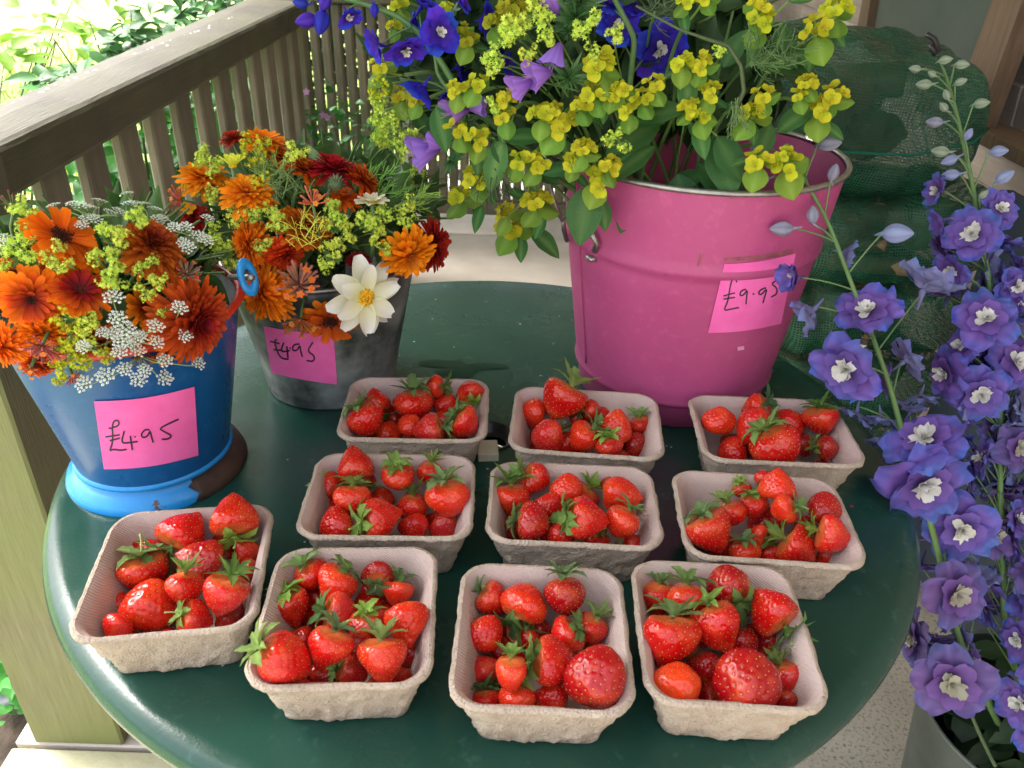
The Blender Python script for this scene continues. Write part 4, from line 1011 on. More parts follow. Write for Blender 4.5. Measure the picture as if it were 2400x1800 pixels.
def disc_mesh(r_, h, c1, c2, n_=110, bump_=.09):
    g = Geo()
    for k in range(n_):
        q = math.sqrt((k+.5)/n_); a = k*2.39996; z_ = h*(1-q*q)*.8+random.uniform(0, .04)
        w_ = bump_*(.6+.6*q)*random.uniform(.7, 1.3); c = np.array(c1)*(1-q)+np.array(c2)*q; c = c*random.uniform(.6, 1.5)
        p = np.array([q*r_*math.cos(a), q*r_*math.sin(a), z_]); B = rz(a)
        V = [(-w_*.4, -w_*.4, 0), (w_*.4, -w_*.4, 0), (w_*.4, w_*.4, 0), (-w_*.4, w_*.4, 0), (0, 0, w_*1.3)]
        g.add(np.array(V)@B.T*1+p, [(0, 1, 4), (1, 2, 4), (2, 3, 4), (3, 0, 4)], c)
    lathe([(r_*1.05, -.05), (r_, h*.1), (r_*.6, h*.55), (0.001, h*.75)], 16, g, np.array(c2)*.6)
    return g
def marigold_meshes(kind, seed, pal):
    """unit flower: radius 1, facing +Z. returns (outer single petal or None, petals geo, disc geo)"""
    random.seed(seed); (b1, t1, b2, t2, dc) = pal; g = Geo()
    rows = {'single': [(20, 1.0, .30, .10), (17, .90, .28, .28)], 'semi': [(26, 1.0, .22, .05), (24, .88, .20, .28), (18, .66, .17, .55)],
            'double': [(32, 1.0, .19, -.05), (30, .92, .18, .16), (28, .78, .17, .36), (24, .62, .15, .60), (18, .44, .13, .9)],
            'frill': [(38, 1.0, .13, -.25), (38, .96, .13, -.05), (36, .88, .12, .14), (34, .78, .12, .32), (30, .66, .12, .52), (26, .54, .11, .72), (20, .40, .11, .95), (14, .28, .10, 1.2)]}[kind]
    nr = len(rows)
    for ri, (n_, L, W, lift) in enumerate(rows):
        f = ri/max(1, nr-1)
        for k in range(n_):
            a = 2*math.pi*(k+.5*(ri % 2))/n_+random.gauss(0, .06); l = L*random.uniform(.88, 1.06)
            base = np.array(b1)*(1-f)+np.array(b2)*f; tp = np.array(t1)*(1-f)+np.array(t2)*f; v = random.uniform(.75, 1.2)
            P = petal(l-.12, W*random.uniform(.85, 1.15), 5, random.uniform(-.5, .15)-.1*(1-f), .25, strapf, .07, base*v, tp*v, lift+random.gauss(0, .13), streak=.14)
            V, F, C = P; V = V+[.12, 0, lift*.10]; addp(g, (V, F, C), rz(a), (0, 0, .0+.045*ri))
    dr = {'single': .34, 'semi': .25, 'double': .20, 'frill': .14}[kind]
    d = disc_mesh(dr, .12, *dc)
    return g, d
ORA = ((.66, .12, .006), (.97, .29, .008)); ORY = ((.74, .14, .006), (.98, .32, .010)); RUST = ((.30, .025, .008), (.68, .14, .010)); DRED = ((.26, .015, .008), (.46, .035, .012)); REDO = ((.50, .04, .01), (.85, .16, .012))
DK = ((.03, .008, .006), (.10, .02, .012)); DKR = ((.09, .012, .012), (.22, .025, .015)); DO = ((.20, .03, .01), (.55, .09, .01))
MG = {}
for nm, kind, pal in (('sing', 'single', (*ORY, *ORA, DK)), ('sing2', 'single', ((.55, .07, .01), (.9, .24, .015), *REDO, DK)), ('semi', 'semi', (*ORA, (.22, .015, .01), (.70, .12, .012), DK)), ('semi2', 'semi', (*ORA, (.16, .010, .012), (.46, .05, .012), DKR)), ('semiy', 'semi', (*ORY, *ORA, DO)), ('dbl', 'double', (*ORA, *ORA, DO)), ('dbly', 'double', (*ORY, *ORY, DO)), ('rust', 'double', (*RUST, *RUST, DKR)), ('frust', 'frill', ((.44, .06, .01), (.74, .20, .015), (.20, .015, .01), (.36, .04, .01), DK)), ('fora', 'frill', (*ORY, *ORA, DKR)), ('dred', 'double', (*DRED, *DRED, DKR)), ('redo', 'double', (*REDO, *RUST, DKR))):
    g, d = marigold_meshes(kind, hash(nm) % 1000 if False else sum(map(ord, nm)), pal)
    a, c = g.mesh('ray_petals'), d.mesh('disc'); a.materials.append(PETAL); c.materials.append(MATT); MG[nm] = (a, c)
_cal = Geo(); lathe([(.02, -.30), (.10, -.26), (.26, -.14), (.34, -.02), (.33, .0)], 14, _cal, (.10, .18, .04))
CALM = _cal.mesh('flower_base'); CALM.materials.append(STEM)
def bq_point(px, py, C, RD, push=0.0):
    """where the line of sight meets the rounded mass of a bouquet"""
    d = nrm(ray(px, py)); o_ = (CAM-C)/RD; dd = d/RD; a = dd@dd; b_ = o_@dd; c_ = o_@o_-1; q = b_*b_-a*c_
    t = (-b_-math.sqrt(q))/a if q > 0 else -b_/a
    return CAM+d*(t+push)
def bq_norm(p, C, RD): return nrm((p-C)/RD**2)
def stem_to(p, n_, mouth, r_=.0016, col=(.08, .16, .05), seg=8, rnd=.03):
    m_ = np.asarray(mouth, float)+[random.uniform(-rnd, rnd), random.uniform(-rnd, rnd), 0]
    return tube(bez(p, p-nrm(n_)*np.linalg.norm(p-m_)*.45, m_, seg), r_, 5, col)
def marigold(px, py, r_, var, C, RD, mouth, label, group, ang=90, t=.75, push=0, sq=1.0, blend=True):
    p = bq_point(px, py, C, RD, push); rr = 1.27*r_*depth(p)/FPX; nf = imgdir(p, ang, t)
    root = empty('marigold', p, label, 'flower', group); B = basis(nf, spin=random.uniform(0, 6.28))
    a, c = MG[var]; m_ = mat4((0, 0, 0), B, (rr, rr, rr))
    o = ob('ray_petals', a, None, root, m=m_, kind='stuff'); ob('disc', c, None, root, m=m_); ob('flower_base', CALM, None, root, m=m_)
    g = stem_to(p-nf*rr*.28, nf, mouth, .0022); g.xf(np.eye(3), -p); ob('stem', g, STEM, root); return root
w3 = view(0, 450, 3.3183); w4 = view(0, 350, 1.746); x1 = view(400, 300, 2.37)
CL, RL = np.array([-.42, .765, .945]), np.array([.165, .15, .13]); ML = (BX, BY, .93)
CR, RRr = np.array([-.235, .965, .945]), np.array([.20, .16, .155]); MR = (GX, GY, .88)
GL = 'marigolds in the blue pail'; GR = 'marigolds in the grey zinc bucket'
for (x, y, r_, var, ang, t, push, lab) in [
    (465, 360, 235, 'sing', 60, .62, .0, 'large single orange marigold with dark eye at the top left of the pail'),
    (620, 500, 150, 'dbl', 60, .6, .012, 'double orange marigold half hidden below the large single one'),
    (250, 815, 225, 'semi', -100, .82, -.01, 'orange marigold with dark eye low at the left of the pail'),
    (620, 780, 195, 'semi2', 80, .80, -.008, 'deep orange marigold with maroon eye at the centre of the pail'),
    (40, 1190, 150, 'fora', -150, .6, -.01, 'yellow orange frilly marigold cut by the left picture edge'),
    (1160, 450, 235, 'frust', 60, .65, .0, 'dark rust brown marigold at the top right of the pail'),
    (1470, 985, 285, 'frust', -20, .72, -.012, 'very large rust orange marigold spilling over the pail rim'),
    (1110, 900, 135, 'semi2', 20, .7, .012, 'small orange marigold shaded between two big rust ones'),
    (120, 650, 170, 'redo', 100, .5, .02, 'red orange marigold behind the low left one'),
    (330, 1080, 150, 'dbly', -100, .5, .01, 'frilly orange marigold low beneath the dark eyed left one'),
    (300, 1330, 120, 'rust', -100, .5, .01, 'salmon rust marigold at the pail rim on the left'),
    (760, 1150, 150, 'rust', -80, .5, .03, 'shaded rust marigold behind the white lace flowers'),
    (1180, 1230, 180, 'rust', -80, .4, .02, 'dark rust marigold hanging below the very large one'),
    (420, 620, 140, 'redo', 90, .5, .02, 'orange marigold deep between the two left ones')]:
    marigold(*w3(x, y), r_/3.3183*1.03, var, CL, RL, ML, lab, GL, ang, t, push)
for (x, y, r_, var, ang, t, push, lab) in [
    (180, 295, 128, 'dbly', 95, .45, 0, 'bright orange marigold at the upper left edge of the grey bucket'),
    (428, 378, 134, 'dbly', 95, .62, -.01, 'bright orange marigold with tiny dark centre left of the fennel'),
    (345, 65, 66, 'dred', 110, .2, .0, 'dark red marigold bud at the very top of the bouquet'),
    (520, 80, 105, 'semiy', 85, .35, 0, 'orange marigold at the top with its dark heart hidden'),
    (610, 175, 80, 'rust', 60, .3, .01, 'small rust marigold under the topmost orange one'),
    (730, 240, 112, 'redo', 70, .2, 0, 'dark red orange marigold seen from the side, upper middle'),
    (900, 245, 130, 'dred', 80, .25, -.005, 'deep red marigold seen from the side behind the green bud'),
    (1060, 300, 105, 'redo', 45, .25, 0, 'orange red marigold seen from the side at the upper right'),
    (455, 640, 118, 'fora', -170, .55, 0, 'orange marigold facing left behind the lime froth'),
    (725, 560, 128, 'rust', 60, .6, .0, 'rust red marigold behind fine yellow fennel threads'),
    (640, 690, 98, 'redo', -60, .6, -.005, 'red orange marigold beneath the fennel threads'),
    (870, 560, 48, 'dbly', 0, .5, 0, 'tiny orange marigold right of the fennel threads'),
    (1320, 690, 140, 'dbl', -60, .65, -.01, 'large orange marigold at the right edge of the grey bucket'),
    (1445, 650, 125, 'dred', 0, .45, .02, 'dark red marigold behind the large right hand orange one'),
    (535, 915, 150, 'fora', 190, .6, -.012, 'frilly orange marigold beside the blue handle ear'),
    (885, 1060, 140, 'sing2', -95, .62, -.01, 'single orange marigold with drooping petals above the pink card'),
    (960, 400, 90, 'dbly', 90, .4, .01, 'orange marigold behind the lime froth near the cream flower'),
    (610, 500, 62, 'dbl', 110, .5, .0, 'small orange marigold above the rust red one'),
    (130, 500, 85, 'dred', 150, .5, .01, 'dark maroon marigold between the two bouquets'),
    (1045, 740, 62, 'dred', 90, .4, .01, 'dark red marigold above the white dahlia')]:
    marigold(*x1(x, y), r_/2.37, var, CR, RRr, MR, lab, GR, ang, t, push)
# white dahlia: every petal a piece
def dahlia(px, py, r_, ang, t, C, RD, mouth, label, white=(.88, .89, .88), n1=8, n2=6, up=.12, name='dahlia'):
    p = bq_point(px, py, C, RD, -.025); rr = r_*depth(p)/FPX; nf = imgdir(p, ang, t); B = basis(nf)
    root = empty(name, p, label, 'flower'); wf = lambda s: math.sin(math.pi*min(1, .13+.80*s))**.62
    P = petal(.88, .52, 8, -.25, .32, wf, 0, np.array(white)*np.array([.95, .95, .55]), white, 0, .03, 1.0, nu=7)
    me = Geo().add(*P[:2], P[2]).mesh('petal'); me.materials.append(PETAL)
    for ring_, nn_, lf, sc, o_ in ((0, n1, up-.15, 1.0, 0), (1, n2, up+.22, .86, .3)):
        for k in range(nn_):
            a = 2*math.pi*k/nn_+o_+random.gauss(0, .08); E = basis((-math.sin(lf+random.gauss(0, .1)), random.gauss(0, .1), 1), up=(0, 1, 0)); E = np.stack([nrm([math.cos(lf), 0, math.sin(lf)]), [0, 1, 0], nrm([-math.sin(lf), 0, math.cos(lf)])], 1)
            Rm = B@rz(a)@E; off = B@rz(a)@np.array([.12, 0, .03*ring_])
            s_ = rr*sc*random.uniform(.92, 1.05); ob('petal', me, None, root, m=mat4(off*rr, Rm, s_))
    d = disc_mesh(.20, .16, (.75, .42, .02), (.85, .55, .03), 120, .07); d.xf(B*rr, (0, 0, 0)); ob('disc', d, MATT, root)
    g = stem_to(p-nf*rr*.1, nf, mouth, .0022); g.xf(np.eye(3), -p); ob('stem', g, STEM, root)
dahlia(*x1(1075, 935), 240/2.37, -30, .80, CR, RRr, MR, 'white dahlia with yellow centre hanging over the grey bucket rim')
dahlia(*x1(1120, 415), 100/2.37, 95, .25, CR, RRr, MR, 'cream white flower seen from the side at the right of the bouquet', (.78, .76, .66), 8, 6, .35, 'cream_flower')
dahlia(*x1(345, 215), 95/2.37, 95, .2, CR, RRr, MR, 'lemon yellow flower standing among lime froth at the upper left', (.72, .74, .08), 5, 4, 1.0, 'yellow_flower')
# wallflower-like yellow orange blooms
for (x, y, r_, lab) in ((95, 450, 48, 'yellow orange four petalled flower between the two bouquets'), (15, 520, 36, 'small yellow flower low beside the white lace')):
    p = bq_point(*x1(x, y), CR, RRr, -.01); rr = r_/2.37*depth(p)/FPX; B = basis(imgdir(p, 90, .8)); root = empty('wallflower', p, lab, 'flower')
    me = Geo().add(*petal(1, .8, 5, -.5, -.15, None, 0, (.7, .25, .01), (.9, .48, .02), .5)).mesh('petal'); me.materials.append(PETAL)
    for k in range(4): ob('petal', me, None, root, m=mat4((0, 0, 0), B@rz(k*1.57), rr))
    g = stem_to(p, B[:, 2], MR); g.xf(np.eye(3), -p); ob('stem', g, STEM, root)

# ------------------------------------------------------------------ lady's mantle froth
def froth_mesh(seed, n_=130, star=.125, cols=((.44, .60, .06), (.66, .78, .12)), lobes=7):
    random.seed(seed); rg = np.random.default_rng(seed); g = Geo()
    cs = [nrm(rg.normal(size=3))*rg.uniform(.35, .72)*[1, 1, .8] for _ in range(lobes)]
    for k in range(n_):
        c = cs[k % lobes]; d = nrm(rg.normal(size=3)); p = c+d*rg.uniform(.10, .30); B = basis(nrm(d+[0, 0, .5]), spin=rg.uniform(0, 6))
        col = np.array(cols[0])*(1-(q := rg.random()))+np.array(cols[1])*q; s = star*rg.uniform(.7, 1.25); V = [(0, 0, -.15*s)]; F = []
        m_ = 5
        for i in range(2*m_): a = math.pi*i/m_; rr = s if i % 2 == 0 else s*.42; V.append((rr*math.cos(a), rr*math.sin(a), s*(.35 if i % 2 == 0 else 0)))
        F = [(0, 1+i, 1+(i+1) % (2*m_)) for i in range(2*m_)]
        g.add((np.array(V))@B.T+p, F, col); g.add(np.array([(s*.16*math.cos(a), s*.16*math.sin(a), s*.12) for a in (0, 2.1, 4.2)])@B.T+p, [(0, 1, 2)], (.6, .6, .05))
        if k % 3 == 0: tube([c*.3, c, p], .012, 4, (.22, .36, .08), g, False)
    for c in cs: tube([(0, 0, -.3), c*.5, c], .022, 4, (.20, .34, .08), g, False)
    me = g.mesh('flower_froth'); me.materials.append(MATT); return me
FR = [froth_mesh(100+i, lobes=6+i % 3) for i in range(5)]; FRY = [froth_mesh(120+i, 110, .135, ((.45, .52, .02), (.70, .66, .03))) for i in range(2)]
ALEAF = Geo()
for k in range(7):
    a = (k-3)*.62; ALEAF.merge(leafgeo(1, .62, 5, .1, .3, (.12, .24, .06), (.20, .34, .09), 1.0, .15), rz(a))
ALM = ALEAF.mesh('leaf'); ALM.materials.append(LEAF)
def froth(px, py, r_, C, RD, mouth, label, group, push=0, var=None, leaf=False):
    p = bq_point(px, py, C, RD, push); rr = r_*depth(p)/FPX; n_ = bq_norm(p, C, RD); root = empty('ladys_mantle_sprig', p, label, 'flower sprig', group)
    me = random.choice(FR) if var is None else FRY[var]; ob('flower_froth', me, None, root, m=mat4((0, 0, 0), basis(n_, spin=random.uniform(0, 6)), rr*(1.42 if group != FK else 1.75)), kind='stuff')
    if leaf: ob('leaf', ALM, None, root, m=mat4(-n_*rr*.7-UP*rr*.6, basis(imgdir(p, 70, .7), up=UP, spin=random.uniform(2.6, 3.6)), rr*.8))
    g = stem_to(p, n_, mouth, .0010, (.2, .34, .08)); g.xf(np.eye(3), -p); ob('stem', g, STEM, root)
FL = "lime green lady's mantle froth in the blue pail"; FRG = "lime green lady's mantle froth in the grey bucket"; FK = "lime green lady's mantle froth in the pink bucket"
for (x, y, r_, lab, lf, var) in [
    (210, 110, 110, 'beside the pink buds at the far left', 0, None), (150, 300, 80, 'above the left picture edge cluster', 0, None), (150, 440, 130, 'big pale cluster at the left edge', 1, None), (260, 370, 60, 'small cluster left of the large single marigold', 0, None),
    (400, 490, 100, 'covering the lower petals of the large single marigold', 0, None), (540, 570, 60, 'small star cluster between the three left marigolds', 0, None), (430, 600, 60, 'small cluster above the deep orange marigold', 0, None),
    (850, 270, 95, 'left of the dark rust marigold top', 1, None), (1040, 200, 110, 'tall cluster above the dark rust marigold', 0, None), (900, 370, 100, 'cluster over the left side of the rust marigold', 1, None), (760, 510, 75, 'cluster right of the large single marigold', 0, None),
    (910, 510, 105, 'cluster in the centre of the pail bouquet', 0, None), (900, 660, 115, 'lower central cluster of the pail bouquet', 0, None), (1100, 600, 60, 'small cluster under the dark rust marigold', 0, None), (1190, 550, 70, 'starry cluster in front of the rust marigold', 0, None), (1245, 690, 90, 'starry cluster above the very large marigold', 0, None), (1130, 790, 75, 'small cluster left of the very large marigold', 0, None),
    (510, 990, 105, 'yellowish cluster below the deep orange marigold', 0, 0), (680, 980, 95, 'cluster below right of the deep orange marigold', 0, None), (540, 1130, 110, 'yellow green cluster low at the middle left', 0, 0), (690, 1080, 80, 'cluster left of the white lace flowers', 0, None), (530, 1280, 110, 'yellow green cluster at the pail rim', 0, 0), (720, 1200, 75, 'cluster low by the white lace flowers', 0, None), (810, 1280, 70, 'starry cluster at the pail rim by the lace flowers', 0, 1), (450, 1450, 65, 'lowest yellow tuft hanging over the blue pail', 0, 1), (480, 1370, 90, 'cluster just above the lowest yellow tuft', 0, 1), (1260, 920, 55, 'dim cluster at the eye of the very large marigold', 0, None), (20, 560, 60, 'cluster at the left picture edge', 0, None), (640, 1330, 70, 'dull cluster at the middle of the pail rim', 0, 1)]:
    froth(*w3(x, y), r_/3.3183, CL, RL, ML, 'lime green froth, '+lab, FL, -.022, var, lf)
for (x, y, r_, lab, lf, var) in [
    (205, 140, 62, 'upper cluster at the left of the bouquet', 0, None), (225, 215, 75, 'cluster beside the lemon yellow flower', 0, None), (440, 120, 80, 'pale yellow cluster right of the lemon flower', 0, 0), (410, 60, 45, 'yellow tuft in front of the topmost marigold', 0, 1), (470, 230, 90, 'yellow cluster above the bright orange marigold', 0, 0), (530, 90, 38, 'little tuft on the topmost orange marigold', 0, 1),
    (700, 120, 75, 'pale cluster at the top right behind marigolds', 0, None), (110, 350, 50, 'small cluster below the upper left marigold', 0, None), (215, 370, 55, 'small cluster left of the bright orange marigold', 0, None), (370, 480, 75, 'cluster below the bright orange marigold', 0, None), (240, 590, 55, 'small cluster above the blue ear', 0, None), (180, 690, 80, 'cluster left above the white pail lining', 0, None), (310, 690, 85, 'big cluster above the blue handle ear', 1, None), (200, 770, 60, 'cluster hanging into the white pail lining', 0, None),
    (520, 490, 75, 'cluster above the left facing marigold', 0, None), (610, 540, 75, 'cluster on the left of the rust red marigold', 0, None), (500, 640, 65, 'cluster on the left facing marigold', 0, None), (930, 450, 75, 'pale cluster above the big leaf', 0, None), (900, 520, 60, 'pale cluster left of the big leaf', 1, None), (1080, 480, 75, 'cluster below the cream flower', 1, None), (1180, 490, 65, 'cluster right below the cream flower', 0, None), (1160, 600, 60, 'cluster left of the large right orange marigold', 0, None), (1300, 420, 60, 'wispy cluster right of the cream flower', 0, None), (1310, 500, 55, 'cluster above the dark red right marigold', 0, None), (900, 680, 75, 'soft cluster left above the dahlia', 1, None), (880, 760, 60, 'cluster touching the dahlia petals', 0, None), (1180, 680, 50, 'shaded cluster behind the dahlia', 0, None), (1000, 570, 60, 'pale cluster over the big leaf', 1, None)]:
    froth(*x1(x, y), r_/2.37, CR, RRr, MR, 'lime green froth, '+lab, FRG, -.018, var, lf)
# ------------------------------------------------------------------ white lace flowers
def umbellet(seed):
    rg = np.random.default_rng(seed); g = Geo()
    for k in range(20):
        q = math.sqrt((k+.5)/20); a = k*2.39996; p = np.array([q*math.cos(a), q*math.sin(a), .25*(1-q*q)])
        tube([(0, 0, -.9), p*[.5, .5, 1]-[0, 0, .25], p], .022, 4, (.2, .32, .12), g, False)
        for j in range(5):
            b = j*1.256+rg.random(); c = p+np.array([math.cos(b), math.sin(b), .15])*.10; B = basis((math.cos(b)*.4, math.sin(b)*.4, 1))
            V = np.array([(-.062, -.062, .0), (.062, -.062, .02), (.07, .06, .03), (-.06, .07, .0)])*rg.uniform(.8, 1.3); g.add(V@B.T+c, [(0, 1, 2, 3)], np.array((.80, .84, .78))*rg.uniform(.85, 1.1))
        g.add(np.array([(.04*math.cos(t), .04*math.sin(t), .03) for t in (0, 2.1, 4.2)])+p, [(0, 1, 2)], (.35, .5, .25))
    me = g.mesh('umbellet'); me.materials.append(MATT); return me
UM = [umbellet(i) for i in range(3)]
def lace(pts, hub, C, RD, mouth, label, v, sc, push=-.03, tt=.7):
    h = bq_point(*v(*hub), C, RD, .01); root = empty('lace_flower', h, label, 'flower', 'white lace flowers'); g = Geo()
    for (x, y, r_) in pts:
        p = bq_point(*v(x, y), C, RD, push+random.uniform(-.006, .006)); rr = r_/sc*depth(p)/FPX; n_ = nrm(nrm(p-h)*.6+imgdir(p, 90, tt))
        ob('umbellet', random.choice(UM), None, root, m=mat4(p-h, basis(n_, spin=random.random()*6), rr)); tube(bez((0, 0, 0), (p-h)*.5+nrm(h-C)*.01, p-h-n_*rr*.85, 6), .0006, 4, (.25, .36, .15), g, False)
    ob('ray', g, STEM, root); s_ = stem_to(h, bq_norm(h, C, RD), mouth, .0014); s_.xf(np.eye(3), -h); ob('stem', s_, STEM, root)
lace([(880, 815, 80), (915, 985, 78), (985, 1070, 75), (870, 1100, 60), (1060, 1130, 62), (1095, 1120, 50), (1210, 1045, 68), (1215, 1165, 62), (1070, 1230, 60), (940, 1150, 70), (925, 1245, 60), (650, 1200, 60), (990, 1180, 55), (800, 1090, 50)], (960, 1110), CL, RL, ML, 'white lace flower in the middle of the pail, lying over orange petals', w3, 3.3183)
lace([(650, 1490, 72), (820, 1430, 76), (968, 1375, 60), (1075, 1460, 62), (1125, 1385, 55), (1280, 1445, 68), (1285, 1310, 60), (1545, 1330, 58), (640, 1190, 50)], (1080, 1270), CL, RL, ML, 'white lace flower drooping over the blue pail rim above the card', w3, 3.3183, -.03, .8)
lace([(1395, 900, 66), (1440, 1115, 58)], (1300, 1020), CL, RL, ML, 'two small white lace tufts in front of the very large marigold', w3, 3.3183, -.045)
lace([(410, 105, 55), (560, 90, 55), (640, 110, 65), (700, 120, 60), (780, 70, 60), (680, 200, 60), (740, 210, 60), (640, 250, 55), (860, 160, 60), (930, 150, 55)], (700, 230), CL, RL, ML, 'white lace flower standing at the top of the pail bouquet', w3, 3.3183, 0., .3)
lace([(1000, 85, 55), (1060, 95, 60), (1110, 90, 50), (990, 10, 45), (1200, 130, 60), (1230, 210, 55), (1270, 200, 50), (1230, 260, 50)], (1150, 250), CL, RL, ML, 'white lace flower rising between the two bouquets', w3, 3.3183, 0., .3)
lace([(1350, 270, 55), (1440, 270, 60), (1540, 340, 60), (1600, 370, 60), (1460, 430, 60), (1420, 390, 50), (1615, 200, 55)], (1500, 400), CL, RL, ML, 'white lace flower right behind the dark rust marigold', w3, 3.3183, -.02, .5)
lace([(40, 350, 60), (10, 400, 60), (70, 390, 50), (0, 450, 45)], (40, 440), CL, RL, ML, 'white lace flower cut by the left picture edge', w3, 3.3183, 0., .4)
# ------------------------------------------------------------------ tubular salmon heads (a firework of small tubes)
def tubes_head(px, py, r_, C, RD, mouth, label, col=(.62, .20, .12), tipc=(.70, .12, .12), n_=22, fz=(90, .7), push=-.03, openf=5):
    p = bq_point(px, py, C, RD, push); rr = r_*depth(p)/FPX; B = basis(imgdir(p, *fz)); root = empty('tubular_flower', p, label, 'flower', 'heads of small salmon tubes')
    g = Geo(); h = Geo(); o_ = Geo()
    for k in range(n_):
        q = math.sqrt((k+.5)/n_); a = k*2.39996; el = (1-q*.85)*1.5; d = np.array([math.cos(a)*math.cos(el), math.sin(a)*math.cos(el), math.sin(el)])@B.T; l = rr*random.uniform(.7, 1.05)
        bd = d*l*.5+UP*-.001; tube([(0, 0, 0), bd*.5, bd, d*l*.93, d*l], [rr*.03, rr*.04, rr*.05, rr*.06, rr*.075], 6, np.array(col)*random.uniform(.7, 1.3), g)
        tube([d*l*.98, d*l*1.08], [rr*.075, rr*.02], 6, tipc, g)
        tube([(0, 0, 0), bd*.95], rr*.025, 5, (.30, .28, .22), h)
        if k % openf == 0:
            Bo = basis(d)
            for j in range(5): addp(o_, petal(rr*.17, rr*.14, 3, -.3, .1, None, 0, (.8, .3, .03), (.9, .25, .06), .2, nu=3), Bo@rz(j*1.256), d*l*1.05)
    ob('flower_tubes', g, PETAL, root, kind='stuff'); ob('calyces', h, STEM, root); ob('open_petals', o_, PETAL, root)
    s_ = stem_to(p, B[:, 2], mouth, .0015); s_.xf(np.eye(3), -p); ob('stem', s_, STEM, root)
tubes_head(*x1(715, 870), 135/2.37, CR, RRr, MR, 'round head of salmon pink tubes left of the white dahlia', (.50, .22, .17), n_=30, fz=(90, .85))
tubes_head(*x1(720, 1060), 110/2.37, CR, RRr, MR, 'drooping head of rusty salmon tubes over the pink card', (.55, .14, .06), n_=16, fz=(-100, .3), openf=2)
tubes_head(*x1(60, 400), 85/2.37, CR, RRr, MR, 'head of coral tubes between the two bouquets', (.60, .14, .10), n_=16, fz=(170, .4), openf=9)
tubes_head(*x1(790, 420), 95/2.37, CR, RRr, MR, 'head of salmon tubes below the green round bud', (.66, .18, .10), n_=14, fz=(100, .4))
tubes_head(*w3(110, 130), 130/3.3183, CL, RL, ML, 'red tipped green buds at the far left top of the pail', (.14, .17, .07), (.55, .05, .07), n_=14, fz=(70, .3), push=0, openf=99)
tubes_head(*w3(1450, 640), 130/3.3183, CL, RL, ML, 'head of pink tipped buds beside the white pail lining', (.24, .16, .10), (.65, .08, .14), n_=18, fz=(60, .6), push=-.02, openf=99)
tubes_head(*w3(330, 1190), 150/3.3183, CL, RL, ML, 'grey green head with coral tubes low at the left of the pail', (.45, .16, .11), (.6, .1, .1), n_=22, fz=(-110, .7), push=-.02)
tubes_head(*w3(240, 1370), 100/3.3183, CL, RL, ML, 'coral tubes hanging at the left rim of the blue pail', (.70, .18, .10), n_=12, fz=(-110, .5), push=-.02, openf=3)
tubes_head(*w3(560, 1420), 90/3.3183, CL, RL, ML, 'dull salmon tubes hanging over the middle of the pail rim', (.55, .14, .08), n_=12, fz=(-60, .4), push=.0, openf=3)
# round green scabious-like bud
def hairy_ball(px, py, r_, C, RD, mouth, label, cols, n_=160, name='green_bud', ln=.35, push=-.03, group=None):
    p = bq_point(px, py, C, RD, push); rr = r_*depth(p)/FPX; root = empty(name, p, label, 'flower bud', group); g = Geo()
    V = []; 
    lathe([(.02*rr, -.55*rr), (.45*rr, -.4*rr), (.62*rr, 0), (.5*rr, .35*rr), (.01*rr, .55*rr)], 14, g, np.array(cols[0])*.8)
    for k in range(n_):
        z_ = 1-2*(k+.5)/n_; a = k*2.39996; d = np.array([math.sqrt(1-z_*z_)*math.cos(a), math.sqrt(1-z_*z_)*math.sin(a), z_]); B = basis(d, spin=a); l = rr*(.6+ln*random.random()); c = np.array(cols[0])*(1-(q := random.random()))+np.array(cols[1])*q
        g.add(np.array([(-.06*rr, 0, 0), (.06*rr, 0, 0), (0, 0, l*.75)])@B.T+d*rr*.5, [(0, 1, 2)], c)
    ob('bud_head', g, LEAF, root); s_ = stem_to(p, bq_norm(p, C, RD), mouth, .0018); s_.xf(np.eye(3), -p); ob('stem', s_, STEM, root)
hairy_ball(*x1(918, 312), 62/2.37, CR, RRr, MR, 'round grey green bud standing in front of the deep red marigold', ((.10, .16, .08), (.22, .28, .16)), 110, ln=.15)
# small yellow spurge head behind the right marigolds and fennel threads
def threads(name, cx, cy, w_, h_, n_, C, RD, v, sc, col, label, push=-.03, ln=120, thick=.00045, ang=(20, 160), mouth=None):
    p0 = bq_point(*v(cx, cy), C, RD, push); root = empty(name, p0, label, 'foliage'); g = Geo()
    for k in range(n_):
        q = bq_point(*v(cx+random.uniform(-w_, w_), cy+random.uniform(-h_, h_)), C, RD, push+random.uniform(-.02, .03)); d = imgdir(q, random.uniform(*ang), random.uniform(-.5, .6)); l = ln/sc*depth(q)/FPX*random.uniform(.5, 1.2)
        e_ = q+d*l; mid = (q+e_)/2+RNG.normal(size=3)*l*.12; pts = bez(q, mid, e_, 6); tube(pts-p0, thick, 4, np.array(col)*random.uniform(.7, 1.3), g, False)
        for j in range(3):
            s = pts[1+j]; tube(np.array([s, s+nrm(d+RNG.normal(size=3)*.5)*l*.35])-p0, thick*.8, 3, col, g, False)
    ob('threads', g, STEM, root, kind='stuff')
    if mouth is not None: s_ = stem_to(p0, bq_norm(p0, C, RD), mouth, .0014); s_.xf(np.eye(3), -p0); ob('stem', s_, STEM, root)
threads('fennel_frond', 760, 590, 80, 80, 26, CR, RRr, x1, 2.37, (.50, .48, .05), 'tangle of yellow fennel threads over the rust red marigold', -.035, mouth=MR)
threads('fennel_frond', 640, 330, 130, 70, 34, CR, RRr, x1, 2.37, (.16, .26, .08), 'green fennel threads in the middle of the grey bucket bouquet', -.01, 150, mouth=MR)
threads('fennel_frond', 1180, 330, 80, 80, 22, CR, RRr, x1, 2.37, (.15, .32, .04), 'thin green fennel sprays at the upper right of the bouquet', 0, 130, ang=(-10, 100), mouth=MR)
